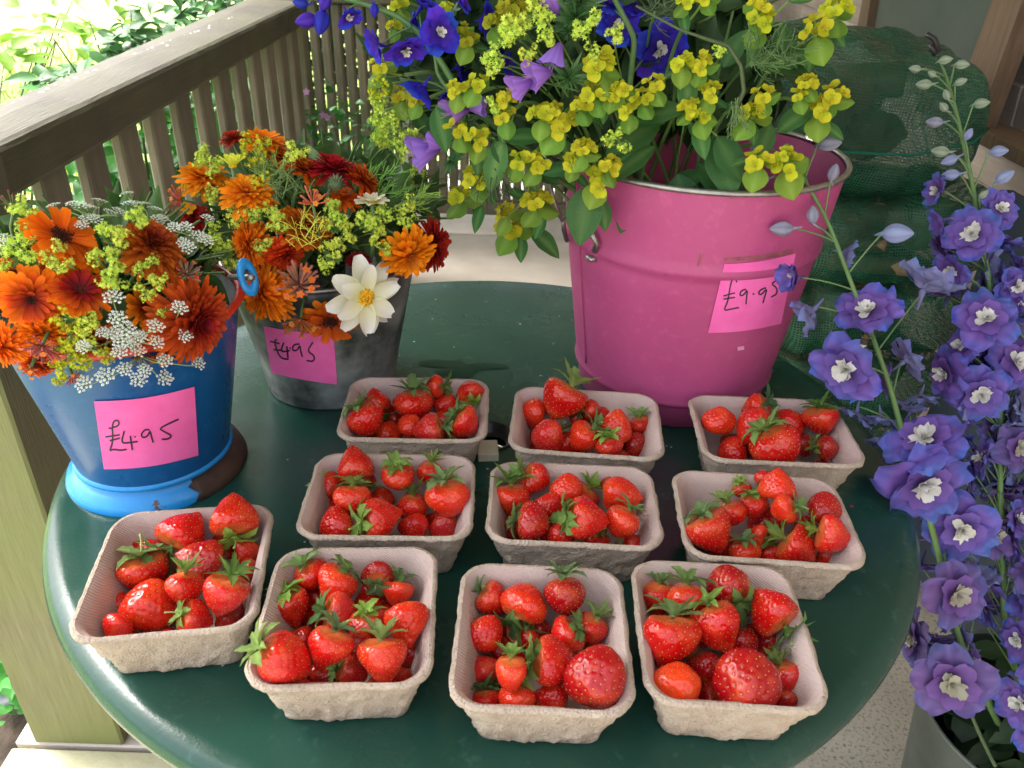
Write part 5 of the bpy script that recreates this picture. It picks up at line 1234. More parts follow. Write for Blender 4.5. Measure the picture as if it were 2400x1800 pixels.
threads('fennel_frond', 1330, 400, 60, 60, 24, CR, RRr, x1, 2.37, (.15, .30, .04), 'fine fennel hairs against the pale floor', 0, 150, ang=(-30, 80), mouth=MR)
threads('fennel_frond', 560, 250, 60, 60, 26, CR, RRr, x1, 2.37, (.20, .32, .06), 'fennel threads right of the lemon yellow flower', -.01, 110, mouth=MR)
# foliage inside the two bouquets
def inner(name, C, RD, n_, size, c1, c2, label, sc=.85):
    g = Geo(); ls = [leafgeo(1, random.uniform(.3, .6), 5, random.uniform(.1, .4), .25, np.array(c1)*random.uniform(.7, 1.4), np.array(c2)*random.uniform(.7, 1.4)) for _ in range(6)]
    for i in range(n_):
        d = nrm(RNG.normal(size=3)); d[2] = abs(d[2])*.8-.3; d = nrm(d); p = d*RD*sc*random.uniform(.45, .92); n2 = nrm(d*.5+RNG.normal(size=3)*.5)
        g.merge(random.choice(ls), basis(n2, up=RNG.normal(size=3)), p-d*size*.3, size*random.uniform(.6, 1.3))
    for i in range(60):
        d = nrm(RNG.normal(size=3)); d[2] = abs(d[2]); tube(bez((random.uniform(-.05, .05), random.uniform(-.05, .05), -RD[2]*.5), d*RD*.3, d*RD*sc*.95, 6), .0013, 4, (.10, .18, .05), g, False)
    tag(ob(name, g, LEAF, kind='stuff', m=mat4(C)), label)
inner('bouquet_leaves', CL, RL*[1, 1, .75], 330, .05, (.05, .11, .03), (.08, .16, .04), 'green leaves filling the gaps in the pail bouquet')
inner('bouquet_leaves', CR, RRr*[1, 1, .8], 380, .055, (.05, .11, .03), (.08, .16, .04), 'green leaves filling the gaps in the grey bucket bouquet')
# ------------------------------------------------------------------ big bouquet in the pink bucket
CK, RK = np.array([.15, 1.0, 1.13]), np.array([.37, .20, .21]); MK = (KX-.05, KY-.02, .93)
z2 = view(1000, 0, 2.765); v2 = view(700, 0, 2.765); w1_ = view(1400, 0, 2.212)
# spurge: leaves, yellow bracts, tiny glands
YB, YG, GB = (.50, .47, .015), (.38, .44, .02), (.20, .33, .025)
def bractlet(seed):
    """one small flower: pair of cupped yellow bracts round a green and orange knob"""
    rg = np.random.default_rng(seed); g = Geo(); nb_ = 2 if seed % 3 else 3
    for k in range(nb_):
        a = 2*math.pi*k/nb_+rg.normal()*.25; wf = lambda s: (math.sin(math.pi*min(1, .10+.78*s))**.55)
        V, F, C = petal(.62, .78, 5, -.35, .30, wf, 0, YG, YB, .35+rg.normal()*.15, .04, seed, nu=5); addp(g, (V, F, C), rz(a), (0, 0, 0), 1, rg.uniform(.9, 1.12))
    for k in range(3):
        a = k*2.1+rg.random(); q = np.array([.13*math.cos(a), .13*math.sin(a), .13]); lathe([(.001, .08), (.07, .05), (.075, 0), (.03, -.06)], 7, h := Geo(), (.42, .46, .02) if k else (.60, .30, .03)); g.merge(h, np.eye(3), q)
    for k in range(5):
        a = k*1.256+.4; q = np.array([.2*math.cos(a), .2*math.sin(a), .16]); g.add(np.array([(-.05, 0, 0), (.05, 0, 0), (0, .03, .13)])@rz(a).T+q, [(0, 1, 2)], YB)
    return g
BLT = [bractlet(i) for i in range(4)]
def spurge_head(seed):
    rg = np.random.default_rng(seed); g = Geo(); n_ = 3 + (seed % 2)
    for k in range(n_):
        a = 2*math.pi*k/n_+rg.normal()*.2; d = nrm((math.cos(a)*.75, math.sin(a)*.75, .8)); q = d*rg.uniform(.42, .58)-[0, 0, .12]
        g.merge(BLT[rg.integers(4)], basis(nrm(d+[0, 0, .5]), spin=rg.uniform(0, 6)), q, rg.uniform(.62, .80)); tube([(0, 0, -.2), q], .04, 5, (.25, .36, .05), g, False)
    g.merge(BLT[1], basis((0, 0, 1), spin=rg.uniform(0, 6)), (0, 0, .15), .5)
    lathe([(.001, .26), (.10, .2), (.11, .1), (.04, .0)], 8, g, (.22, .38, .06)); me = g.mesh('flower_head'); me.materials.append(MATT); return me
SH = [spurge_head(i) for i in range(5)]
def lm(L, W, c1, c2, curl, fold, vein, wav=0.0, name='leaf'):
    me = leafgeo(L, W, 9, curl, fold, c1, c2, 1.0, 0, wav, vein).mesh(name); me.materials.append(LEAF); return me
BRL = [lm(1, .95, (.16, .30, .03), (.22, .36, .03), .25, -.25, (.24, .40, .06), .02, 'bract_leaf'), lm(1, .80, (.13, .27, .03), (.20, .34, .03), -.1, -.35, (.22, .38, .06), .03, 'bract_leaf')]
LGL = [lm(1, .52, (.045, .15, .035), (.07, .20, .04), .20, .16, (.13, .27, .08), .02), lm(1, .45, (.05, .17, .04), (.08, .22, .05), .35, .22, (.14, .28, .08), .03), lm(1, .60, (.035, .115, .03), (.055, .16, .04), .1, .12, (.08, .18, .05), .02)]
def sprig(label, heads, leaves, v, sc, push=0.0, mouth=MK, C=CK, RD=RK, tone=1.0):
    ps = [(bq_point(*v(x, y), C, RD, push+(q if q else 0)), r_) for x, y, r_, *q_ in heads for q in [q_[0] if q_ else 0]]
    hub = sum(p for p, _ in ps)/len(ps); hub = hub-bq_norm(hub, C, RD)*.035-UP*.012
    root = empty('spurge_stem', hub, label, 'flower stem', 'yellow green spurge stems in the pink bucket'); g = Geo()
    for p, r_ in ps:
        rr = 1.32*r_/sc*depth(p)/FPX; n_ = nrm(nrm(p-hub)*.35+imgdir(p, 90, .72)+RNG.normal(size=3)*.12)
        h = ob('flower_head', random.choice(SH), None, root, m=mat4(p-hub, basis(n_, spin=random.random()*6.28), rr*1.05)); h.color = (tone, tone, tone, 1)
        for k, a in enumerate((-100+random.uniform(-35, 35), 60+random.uniform(-60, 60))):   # pair of round green bract leaves just below
            d = imgdir(p, a, .25); nn_ = nrm(n_*.9+d*.1); l = rr*(1.35 if k == 0 else 1.15)
            ob('bract_leaf', random.choice(BRL), None, root, m=mat4(p-hub-n_*rr*.28, basis(nn_, up=d)@rz(0), l)) if False else ob('bract_leaf', random.choice(BRL), None, root, m=mat4(p-hub-n_*rr*.30, np.stack([np.cross(nrm(d-nn_*np.dot(d, nn_)), nn_), nrm(d-nn_*np.dot(d, nn_)), nn_], 1), l))
        tube(bez((0, 0, 0), (p-hub)*.5-n_*rr*.3, p-hub-n_*rr*.2, 6), .0013, 6, (.18, .30, .06), g)
    for (x, y, l, a, *o_) in leaves:               # the base of the leaf in the picture, its length, its direction
        q = bq_point(*v(x, y), C, RD, push+.012+(o_[1] if len(o_) > 1 else 0)); ll = 1.12*l/sc*depth(q)/FPX; k = o_[0] if o_ else 0; d = imgdir(q, a, random.uniform(-.1, .25)); nn_ = imgdir(q, 90, .75); nn_ = nrm(nn_-d*np.dot(nn_, d))
        ob('leaf', LGL[k], None, root, m=mat4(q-hub, np.stack([np.cross(d, nn_), d, nn_], 1), ll)); tube([(0, 0, 0), (q-hub)*.6-nn_*.004, q-hub], .0010, 5, (.16, .28, .06), g)
    s_ = stem_to(hub, bq_norm(hub, C, RD), mouth, .0021, (.13, .24, .06), 10, .06); s_.xf(np.eye(3), -hub); g.merge(s_); ob('stem', g, STEM, root)
sprig('yellow green spurge head pair at the upper left of the bouquet front', [(200, 590, 72), (325, 550, 78)], [(190, 690, 130, -70), (60, 690, 260, -75, 0)], z2, 2.765)
sprig('spurge with two stacked heads right of the upper left pair', [(520, 645, 78), (500, 750, 88)], [(490, 810, 110, -90), (500, 900, 250, 8, 0), (500, 900, 330, -110, 1)], z2, 2.765)
sprig('spurge with two heads above the purple echium at the left', [(205, 850, 88), (340, 905, 88)], [(210, 940, 120, -110), (330, 980, 140, -90), (440, 900, 160, -70, 2)], z2, 2.765)
sprig('single large spurge head below the hairy green bud', [(1110, 430, 112)], [(1150, 470, 120, -40, 0), (1110, 500, 130, -100, 2)], z2, 2.765)
sprig('spurge cluster of four heads at the middle of the bouquet', [(745, 745, 85), (870, 815, 110), (1000, 690, 80), (830, 710, 60)], [(870, 930, 190, -60, 0), (900, 900, 130, -90), (1010, 760, 120, -10, 1)], z2, 2.765)
sprig('spurge pair right above the middle cluster', [(1085, 610, 90), (1200, 620, 58)], [(1160, 680, 110, -100)], z2, 2.765)
sprig('spurge cluster of four heads right of the middle', [(1265, 585, 72), (1300, 715, 88), (1395, 650, 80), (1475, 560, 82)], [(1280, 760, 110, -110), (1320, 790, 200, 5, 0), (1400, 760, 260, 15, 2), (1470, 640, 100, -30)], z2, 2.765)
sprig('spurge pair at the upper right of the bouquet', [(1660, 415, 78), (1780, 425, 80)], [(1640, 470, 110, 190), (1700, 480, 230, -95, 0), (1790, 470, 110, -20, 2)], z2, 2.765)
sprig('spurge with three heads above the bucket opening', [(1835, 610, 80), (1705, 705, 70), (1770, 755, 78)], [(1750, 800, 210, -75, 0), (1700, 790, 110, -60), (1850, 650, 110, -20), (1880, 880, 300, -60, 2)], z2, 2.765)
sprig('spurge pair low at the left, over the pale floor', [(600, 1050, 78), (715, 1065, 88)], [(650, 1120, 130, -60), (720, 1130, 140, -20, 2)], z2, 2.765)
sprig('spurge with four heads over the pink bucket edge', [(1785, 1055, 72), (1850, 975, 78), (2010, 1080, 78), (1950, 1175, 100)], [(1790, 1130, 120, -40), (1960, 1290, 190, -80, 0), (2060, 1060, 120, 40), (1880, 1200, 360, -100, 2), (1780, 1080, 190, 190, 2)], v2, 2.765, -.01)
sprig('spurge pair hanging at the left, clear of the bucket', [(1060, 1275, 95), (1150, 1165, 88)], [(1210, 1200, 130, -60), (1130, 1330, 90, -60), (1190, 1330, 160, -110, 1)], v2, 2.765, -.005)
sprig('lowest spurge with three heads over the pale floor', [(1345, 1385, 80), (1380, 1475, 100), (1545, 1325, 100)], [(1440, 1520, 160, -90, 0), (1500, 1480, 240, -40, 0), (1600, 1400, 150, -120), (1500, 1300, 160, 150)], v2, 2.765, -.015)
sprig('spurge head at the left edge of the bouquet against the slats', [(535, 440, 82)], [(560, 500, 110, -70)], v2, 2.765)
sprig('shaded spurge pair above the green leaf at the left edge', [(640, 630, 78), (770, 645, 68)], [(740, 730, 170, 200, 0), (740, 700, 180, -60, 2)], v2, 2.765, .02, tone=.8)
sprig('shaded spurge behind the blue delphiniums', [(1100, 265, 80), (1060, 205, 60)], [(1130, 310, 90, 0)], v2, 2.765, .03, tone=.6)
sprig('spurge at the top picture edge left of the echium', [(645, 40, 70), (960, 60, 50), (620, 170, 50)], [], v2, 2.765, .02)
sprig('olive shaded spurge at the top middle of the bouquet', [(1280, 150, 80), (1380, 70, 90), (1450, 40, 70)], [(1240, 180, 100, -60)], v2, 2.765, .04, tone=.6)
sprig('spurge at the top right, in front of the boarded wall', [(845, 30, 72), (850, 120, 82)], [(840, 180, 140, -110, 0), (960, 120, 120, -90, 2), (990, 5, 110, 10)], w1_, 2.212, -.01)
sprig('spurge pair standing high at the right before the log bag', [(1240, 70, 82), (1135, 165, 88)], [(1190, 130, 130, -45, 0), (1110, 200, 150, -95, 0), (1040, 220, 160, -160, 2)], w1_, 2.212, -.01)
sprig('spurge with four heads at the far right of the bouquet', [(1090, 440, 55), (1045, 500, 48), (1225, 495, 76), (1150, 575, 80)], [(1160, 640, 130, -30, 0), (930, 690, 220, 40, 0), (1100, 590, 80, -110)], w1_, 2.212, -.01)
sprig('spurge pair above the silver rim at the right', [(855, 505, 66), (805, 595, 76)], [(810, 640, 100, -90), (900, 640, 170, -110, 2)], w1_, 2.212, -.01)
sprig('spurge trio in front of the open pink bucket', [(835, 840, 80), (980, 860, 92), (980, 800, 50)], [(790, 830, 90, 190), (950, 900, 100, -80), (1010, 880, 90, -30)], w1_, 2.212, -.03)
sprig('spurge head cut by the top picture edge', [(465, 5, 55), (560, -20, 60)], [(440, 50, 110, -80, 0)], w1_, 2.212)
# plain big leaves low in the bouquet
root = empty('leafy_stem', (KX-.02, KY-.10, 1.03), 'dark green leafy stem lying over the silver rim of the pink bucket', 'leafy stem'); base = np.array(root.location)
for (x, y, l, a, k) in ((250, 1010, 190, -60, 2), (420, 900, 260, -80, 2), (520, 840, 280, -40, 2), (330, 620, 260, 210, 2), (620, 700, 260, -75, 2), (200, 960, 200, -110, 2), (450, 960, 200, -30, 2), (560, 900, 180, -160, 2), (300, 760, 240, -150, 0), (1150, 330, 260, 175, 2), (1120, 240, 180, -150, 2), (520, 300, 220, -100, 2), (650, 350, 160, 60, 2)):
    q = bq_point(*w1_(x, y), CK, RK, .035); ll = 1.3*l/2.212*depth(q)/FPX; d = imgdir(q, a, random.uniform(-.1, .3)); nn_ = imgdir(q, 90, .7); nn_ = nrm(nn_-d*np.dot(nn_, d)); ob('leaf', LGL[k], None, root, m=mat4(q-base, np.stack([np.cross(d, nn_), d, nn_], 1), ll))
ob('stem', tube([(0, 0, -.1), (0, .02, .03), (.02, .05, .16)], [.003, .0025, .0015], 6, (.08, .15, .05)), STEM, root)
# froth in the big bouquet
for (x, y, r_, lab, var) in [(570, 150, 90, 'upper left of the large froth spray above the echium', None), (690, 90, 90, 'top of the large froth spray above the echium', None), (790, 150, 80, 'upper right of the large froth spray', None), (560, 230, 80, 'middle of the large froth spray', None), (450, 350, 80, 'left lower tip of the large froth spray', None), (430, 430, 60, 'lowest left tip of the large froth spray', None), (650, 330, 60, 'small froth tuft above the purple echium', None), (770, 240, 60, 'right lower part of the large froth spray', None), (1020, 140, 85, 'star cluster beside the spiky green stem', None), (1210, 210, 65, 'small stars in front of the dark blue floret', None), (1060, 350, 55, 'tuft just above the single large spurge head', None), (1880, 340, 40, 'little pale tuft near the log bags', None), (420, 690, 50, 'grey green tuft beside the stacked spurge heads', None), (1230, 900, 70, 'dim stars deep inside the bouquet', None)]:
    froth(*z2(x, y), r_/2.765, CK, RK, MK, 'lime green froth, '+lab, FK, -.01, var, x == 570)
for (x, y, r_, lab, var) in [(500, 560, 65, 'yellow tuft at the left edge of the big bouquet', 1), (520, 650, 60, 'upper left edge tuft against the slats', None), (510, 740, 75, 'middle left edge tuft against the slats', None), (530, 850, 80, 'left edge tuft above the pale floor', None), (600, 800, 70, 'second left edge tuft by the round leaf', None), (545, 930, 45, 'small hanging tuft at the left edge', None), (680, 970, 75, 'hanging tuft beside the lone purple echium', None), (690, 1170, 60, 'lowest hanging tuft at the left over the floor', None), (780, 1100, 55, 'hanging tuft beside the lowest one', None), (720, 880, 50, 'faint tuft between leaf and echium', None)]:
    froth(*v2(x, y), r_/2.765, CK, RK, MK, 'lime green froth, '+lab, FK, -.005, var)
# ------------------------------------------------------------------ delphiniums
def sepal_mesh(seed, base, tip, edge=None, ruf=.15, W=1.0):
    wf = lambda s: (math.sin(math.pi*min(1, .10+.80*s)))**.62
    V, F, C = petal(.98, W, 10, -.30, .10, wf, 0, base, tip, .10, ruf, seed*1.7, nu=9)
    if edge is not None:
        s = np.clip((V[:, 0]/.98-.62)/.38, 0, 1)**1.2+np.clip((np.abs(V[:, 1])/(W/2)-.62)/.38, 0, 1)*.6; n3 = .5+.5*vnoise(V, seed, 2.6); s = np.clip(s*n3*1.5, 0, 1)[:, None]; C = C*(1-s)+np.array(edge)*s
    V[:, 2] += vnoise(V, seed+3, 5)*.06; V[:, 0] += vnoise(V, seed+4, 9)*.03*(V[:, 0] > .6); C = C*(1+.30*vnoise(V*[.7, 7, 1], seed+8, 3.0))[:, None]
    me = Geo().add(V, F, C).mesh('sepal'); me.materials.append(PETAL); return me
PUR, LIL, BLU = (.15, .08, .33), (.19, .12, .45), (.07, .14, .54)
SPU = [sepal_mesh(i, PUR, LIL, BLU) for i in range(3)]; SPD = [sepal_mesh(i+5, (.14, .08, .25), (.19, .12, .34), (.10, .14, .42)) for i in range(2)]
SPB = [sepal_mesh(i+9, (.06, .02, .36), (.05, .03, .52), (.03, .05, .75), .08) for i in range(3)]; SPG = [sepal_mesh(i+14, (.22, .22, .42), (.26, .27, .50), (.16, .22, .55)) for i in range(2)]
def eye_mesh(seed, col):
    rg = np.random.default_rng(seed); g = Geo()
    for k in range(8):
        a = k*.785+rg.normal()*.25; el = rg.uniform(.5, 1.2); P = petal(.34*rg.uniform(.7, 1.1), .17, 4, rg.uniform(-2.2, .5), .3, None, .25, np.array(col)*.75, col, el, .12, k, nu=4); addp(g, P, rz(a), (0, 0, .03), 1, rg.uniform(.85, 1.05))
    for k in range(4): g.add(np.array([(-.03, 0, 0), (.03, 0, 0), (0, .02, .2)])@rz(k*1.6).T+[.03*math.cos(k), .03*math.sin(k), .05], [(0, 1, 2)], (.40, .38, .30))
    me = g.mesh('eye'); me.materials.append(MATT); return me
EY = [eye_mesh(i, (.74, .72, .68)) for i in range(3)]; EYD = [eye_mesh(7, (.50, .47, .38))]
def core_mesh(base, tip):
    g = Geo()
    for k in range(5): V, F, C = petal(.62, .55, 6, -.2, .2, None, 0, np.array(base)*.75, tip, .40, .10, k*2., nu=6); addp(g, (V, F, C), rz(k*1.256+.6), (0, 0, .03))
    lathe([(.001, -.62), (.035, -.58), (.06, -.3), (.10, -.06), (.05, .02)], 8, h := Geo(), np.array(tip)*.8); g.merge(h, basis((-.5, 0, 1)), (0, 0, 0)); me = g.mesh('floret'); me.materials.append(PETAL); return me
CORE = {'p': core_mesh(PUR, LIL), 'd': core_mesh((.16, .08, .30), (.2, .12, .4)), 'b': core_mesh((.05, .02, .30), (.06, .03, .5)), 'g': core_mesh((.2, .2, .4), (.25, .25, .5))}
SEPS = {'p': SPU, 'd': SPD, 'b': SPB, 'g': SPG}
def floret(root, org, p, rr, ang, t, kind='p', cupped=0.0, eye=True, label=None):
    nf = imgdir(p, ang, t); B = basis(nf, spin=random.uniform(0, 6.28)); fl = ob('floret', CORE[kind], None, root, m=mat4(p-org, B, rr), label=label)
    for k in range(5):
        a = k*1.2566+random.gauss(0, .07); lf = cupped+random.gauss(0, .10); E = np.stack([(math.cos(lf), 0, math.sin(lf)), (0, 1, 0), (-math.sin(lf), 0, math.cos(lf))], 1)
        ob('sepal', random.choice(SEPS[kind]), None, fl, m=mat4(rz(a)@np.array([.05, 0, -.012*(k % 2)]), rz(a)@E, random.uniform(.9, 1.04)))
    if eye: ob('eye', random.choice(EY if kind in 'pb' else EYD), None, fl, m=mat4((0, 0, .04), np.eye(3), 1.5 if kind != 'b' else 1.15))
    return fl
def bud_mesh(seed, c1, c2):
    g = Geo(); a = np.linspace(0, 2*math.pi, 21)[:-1]; V, C = [], []
    for i in range(13):
        s = i/12; r_ = .44*math.sin(math.pi*min(1, .04+.94*s)**.85)**.8; r5 = r_*(1+.07*np.abs(np.sin(a*2.5)))
        V.append(np.stack([r5*np.cos(a), r5*np.sin(a), np.full(20, s*1.35-.55)], 1)); q = np.clip(np.abs(np.sin(a*2.5))*.8+.2*s, 0, 1)[:, None]; C.append(np.array(c1)*q+np.array(c2)*(1-q))
    g.add(np.concatenate(V), grid(20, 13, True), np.concatenate(C)); tube(bez((0, 0, -.5), (.12, 0, -.7), (.5, 0, -1.0), 7), np.linspace(.13, .03, 7), 7, np.array(c1)*.9, g); me = g.mesh('bud'); me.materials.append(PETAL); return me
BUDV = bud_mesh(5, (.06, .04, .50), (.035, .02, .30)); BUDG, BUDB, BUDP = bud_mesh(1, (.38, .44, .36), (.22, .28, .17)), bud_mesh(2, (.32, .38, .62), (.26, .24, .46)), bud_mesh(3, (.36, .36, .46), (.22, .22, .32))
def delphinium(label, flor, buds, stempts, Yf, group='pale violet blue delphinium spikes at the right', stemr=(.0016, .0042), mouth=None, pfx=2.212, fill=None):
    sp_ = np.array([aty(x, y, Yf(y)+.012) for x, y in stempts]);
    if mouth is not None: sp_ = np.concatenate([sp_, [mouth]])
    org = sp_[len(sp_)//2].copy(); root = empty('delphinium', org, label, 'delphinium', group)
    t = np.linspace(0, 1, len(sp_)); tt = np.linspace(0, 1, 40); S = np.stack([np.interp(tt, t, sp_[:, k]) for k in range(3)], 1)
    for _ in range(3): S[1:-1] = (S[:-2]+S[1:-1]*2+S[2:])/4
    g = tube(S-org, np.linspace(stemr[0], stemr[1], 40), 8, (.10, .19, .06))
    def ped(q, back):
        j = np.argmin(np.linalg.norm(S-q-[0, 0, -.02], axis=1)); s = S[min(39, j+1)]; tube(bez(s-org, (s+q)/2-org+[0, 0, .004], q-org, 6), .0010, 5, (.12, .2, .08), g, False)
    for (x, y, r_, ang, t_, kd, dy, *o_) in flor:
        p = aty(x, y, Yf(y)+dy); rr = r_*depth(p)/FPX; lab = None
        floret(root, org, p, rr*random.uniform(1.1, 1.28), ang, t_, kd, o_[0] if o_ else random.uniform(-.05, .2), eye=not (len(o_) > 1 and o_[1] == 0)); ped(p-imgdir(p, ang, t_)*rr*.3, None)
    if fill:
        for k in range(fill[0]):
            y = random.uniform(fill[1], fill[2]); j = np.argmin(np.abs(np.array([q[1] for q in stempts])-y)); x = np.interp(y, [q[1] for q in stempts], [q[0] for q in stempts])+random.uniform(-fill[3], fill[3]); p = aty(x, y, Yf(y)+random.uniform(.025, .06)); rr = random.uniform(34, 46)*depth(p)/FPX
            floret(root, org, p, rr*1.3, random.choice((0, 180, 90, -90, 30, 200)), random.uniform(-.2, .6), random.choice('dppg'), random.uniform(.1, .5), eye=k % 3 == 0); ped(p, None)
    for (x, y, r_, ang, kd, *dy) in buds:
        p = aty(x, y, Yf(y)+(dy[0] if dy else 0)); rr = r_*depth(p)/FPX; d = imgdir(p, ang, .15); bm_ = {'v': BUDV, 'g': BUDG, 'b': BUDB, 'p': BUDP}[kd]
        ob('bud', bm_, None, root, m=mat4(p-org, basis(d, up=UP), (rr*1.05, rr*1.05, rr*1.05))); ped(p-d*rr*.6, None)
    ob('stem', g, STEM, root); return root
def s3(x, y): return (1400+x/2.212, x*0+y/2.212)
def s4(x, y): return (1850+x/3.016, 700+y/3.016)
def s5(x, y): return (1950+x/2.764, 1200+y/2.764)
def FB(v, sc, L): return [(*v(x, y), r_/sc, *rest) for (x, y, r_, *rest) in L]
TUB = np.array([.745, .745, .33])
YfP = lambda y: float(np.interp(y, [100, 1030, 1400, 1800], [.94, .80, .72, .68])); YfQ = lambda y: float(np.interp(y, [200, 1000, 1400, 1800], [.86, .74, .69, .66]))
delphinium('tall violet blue delphinium spike with pale green buds along its top', 
  FB(s3, 2.212, [(1775, 990, 78, 175, .45, 'p', 0, .4), (1795, 1140, 85, 200, .15, 'p', 0, .5, 0), (2080, 1085, 92, 20, .8, 'p', 0), (1942, 1220, 128, 100, .92, 'p', -.01), (1848, 1405, 90, 200, .7, 'p', 0), (2165, 1490, 95, 10, .8, 'p', 0), (2030, 1370, 80, 0, .3, 'g', .02, .2, 0), (1985, 1530, 60, -90, .3, 'g', .01, .3, 0)])+
  FB(s4, 3.016, [(1385, 150, 190, 60, .92, 'p', -.02), (1215, 345, 120, 150, .7, 'p', -.005), (1590, 450, 195, 10, .85, 'p', .0), (1350, 665, 185, -60, .9, 'p', -.015), (1120, 520, 165, 190, .55, 'p', -.01), (1245, 745, 120, -160, .1, 'g', .0, .4, 0), (1610, 1050, 170, -10, .8, 'd', .0), (1385, 1130, 135, 170, .25, 'p', -.005), (1560, 800, 110, -10, .3, 'g', .02, .2, 0), (1430, 950, 100, 0, .4, 'd', .02), (1280, 1260, 110, 200, .2, 'p', .02), (1500, 1400, 110, -80, .4, 'd', .02), (1600, 1560, 130, 0, .4, 'p', .0), (1215, 1620, 215, -60, .9, 'p', -.03), (1450, 1690, 140, 10, .75, 'd', .0), (1450, 310, 100, 0, .3, 'p', .02)])+
  FB(s5, 2.764, [(1190, 420, 110, 0, .3, 'g', .0, .2, 0)]),
  FB(s3, 2.212, [(1652, 357, 42, 175, 'g'), (1800, 312, 46, 10, 'g'), (1885, 335, 50, 0, 'g'), (1738, 385, 34, 150, 'g'), (1880, 425, 42, 20, 'g'), (1700, 437, 54, 180, 'g'), (1812, 495, 40, 110, 'g'), (1798, 558, 40, 130, 'g'), (1985, 537, 54, 8, 'g'), (1755, 633, 58, 178, 'p'), (1922, 700, 44, 60, 'b'), (1785, 785, 60, 175, 'g'), (1832, 828, 56, 200, 'b'), (2075, 785, 60, 5, 'b'), (1838, 905, 60, 185, 'b'), (2105, 920, 66, 30, 'b'), (2000, 1010, 38, 40, 'g')]),
  [s3(1790, 350), s3(1822, 440), s3(1850, 540), s3(1885, 690), s3(1930, 880), s3(1968, 1090), s3(2025, 1400), s4(1500, 600), s4(1480, 1100), s5(1110, 500), s5(1110, 760)], YfP, mouth=TUB+[.02, .02, -.05], fill=(68, 560, 1440, 105))
delphinium('shorter violet delphinium spike leaning in front of the pink bucket',
  FB(s4, 3.016, [(550, 110, 195, 90, .72, 'p', 0, .25), (420, 485, 225, -140, .8, 'p', -.01), (820, 440, 140, 30, -.3, 'g', .03, .2, 0), (480, 800, 130, -120, -.1, 'g', .04, .3, 0), (650, 830, 110, -100, .1, 'g', .03, .3, 0), (960, 1010, 245, 100, .75, 'p', -.005), (935, 1290, 255, -60, .72, 'p', -.015), (860, 800, 90, 80, .1, 'g', .03, .4, 0)])+
  FB(s5, 2.764, [(785, 530, 200, -20, .75, 'd', -.01), (545, 830, 160, 170, .35, 'd', .02), (770, 1095, 240, -60, .88, 'd', -.02), (680, 900, 130, 60, .3, 'd', .03, .2, 0), (900, 980, 120, 0, .4, 'd', .03), (900, 400, 110, 40, .4, 'd', .03)])+
  FB(s3, 2.212, [(1035, 1440, 100, 180, .45, 'p', 0, .85), (1690, 1500, 150, 60, -.15, 'g', .03, .5, 0), (1120, 1610, 110, -150, -.05, 'g', .02, .7, 0), (1270, 1310, 80, -20, .0, 'g', .05, .7, 0)]),
  FB(s3, 2.212, [(965, 1185, 82, 180, 'p'), (1118, 1120, 64, 90, 'p'), (1195, 745, 82, 5, 'p'), (1222, 900, 62, 70, 'p'), (865, 935, 50, 200, 'p'), (722, 650, 42, 120, 'g'), (1545, 1210, 105, 0, 'b'), (820, 775, 40, 150, 'p')]),
  [s3(1010, 830), s3(1090, 960), s3(1200, 1150), s3(1320, 1480), s4(620, 350), s4(720, 650), s4(790, 920), s4(930, 1300), s5(800, 720), s5(830, 860)], YfQ, mouth=TUB+[-.03, -.02, -.05], fill=(16, 850, 1600, 80))
delphinium('violet delphinium spike cut off by the right picture edge',
  FB(s5, 2.764, [(1215, 830, 130, 190, .75, 'p', 0), (1225, 1240, 150, 190, .8, 'p', -.01), (1330, 1020, 140, 0, .8, 'p', 0), (1300, 650, 130, 60, .7, 'p', 0), (1340, 420, 150, 60, .7, 'd', 0), (1160, 180, 120, 180, .4, 'd', .03), (1340, 1420, 140, -60, .8, 'p', 0)])+
  FB(s4, 3.016, [(1620, 200, 110, 0, .5, 'g', .03, .2, 0), (1640, 720, 130, 0, .5, 'g', .03, .2, 0), (1650, 30, 120, 30, .6, 'p', .02)]),
  [], [s4(1700, 100), s4(1750, 700), s4(1760, 1300), s5(1290, 600), s5(1300, 900), s5(1300, 1300)], lambda y: YfP(y)-.02, mouth=TUB+[.05, -.04, -.05], fill=(24, 600, 1750, 70))
# loose side stems above the tub
ob('leaf_stem', tube(bez(aty(*s5(880, 1250), .66), aty(*s5(940, 1420), .64), aty(*s5(1060, 1650), .60), 10), .0022, 6, (.07, .10, .04)), STEM, label='thin dark stem hanging out of the tub at the bottom right', cat='stem')
# dark blue delphiniums in the pink bucket
Yb = lambda y: .86
delphinium('deep blue delphinium spike leaning left over the top of the bouquet',
  FB(v2, 2.765, [(320, 95, 95, -60, .5, 'b', 0, .5), (520, 290, 100, 200, .3, 'b', 0, .35, 0), (690, 310, 125, -75, .55, 'b', -.01, .25), (905, 205, 132, -10, .85, 'b', -.01, .1), (800, 40, 130, 60, .1, 'b', .02, .3, 0), (1050, 10, 80, 30, .3, 'b', .01, .3, 0), (740, 150, 70, 0, .2, 'b', .02, .2, 0)]),
  FB(v2, 2.765, [(60, 130, 100, 190, 'v'), (150, 130, 110, -100, 'v'), (490, 60, 60, -90, 'v'), (170, 20, 80, 60, 'v'), (20, 20, 70, 170, 'v')]), [v2(100, -60), v2(400, 20), v2(620, 90), v2(770, 200), v2(900, 360), v2(1100, 700)], Yb, 'deep blue delphiniums in the pink bucket', (.002, .004), MK)
delphinium('deep blue delphinium floret with long spur hanging at the left',
  FB(v2, 2.765, [(810, 560, 130, -130, -.1, 'b', 0, .6, 0), (960, 600, 60, -60, .3, 'b', .02, .3, 0)]), [], [v2(880, 350), v2(900, 480), v2(1100, 800)], Yb, 'deep blue delphiniums in the pink bucket', (.0015, .003), MK)
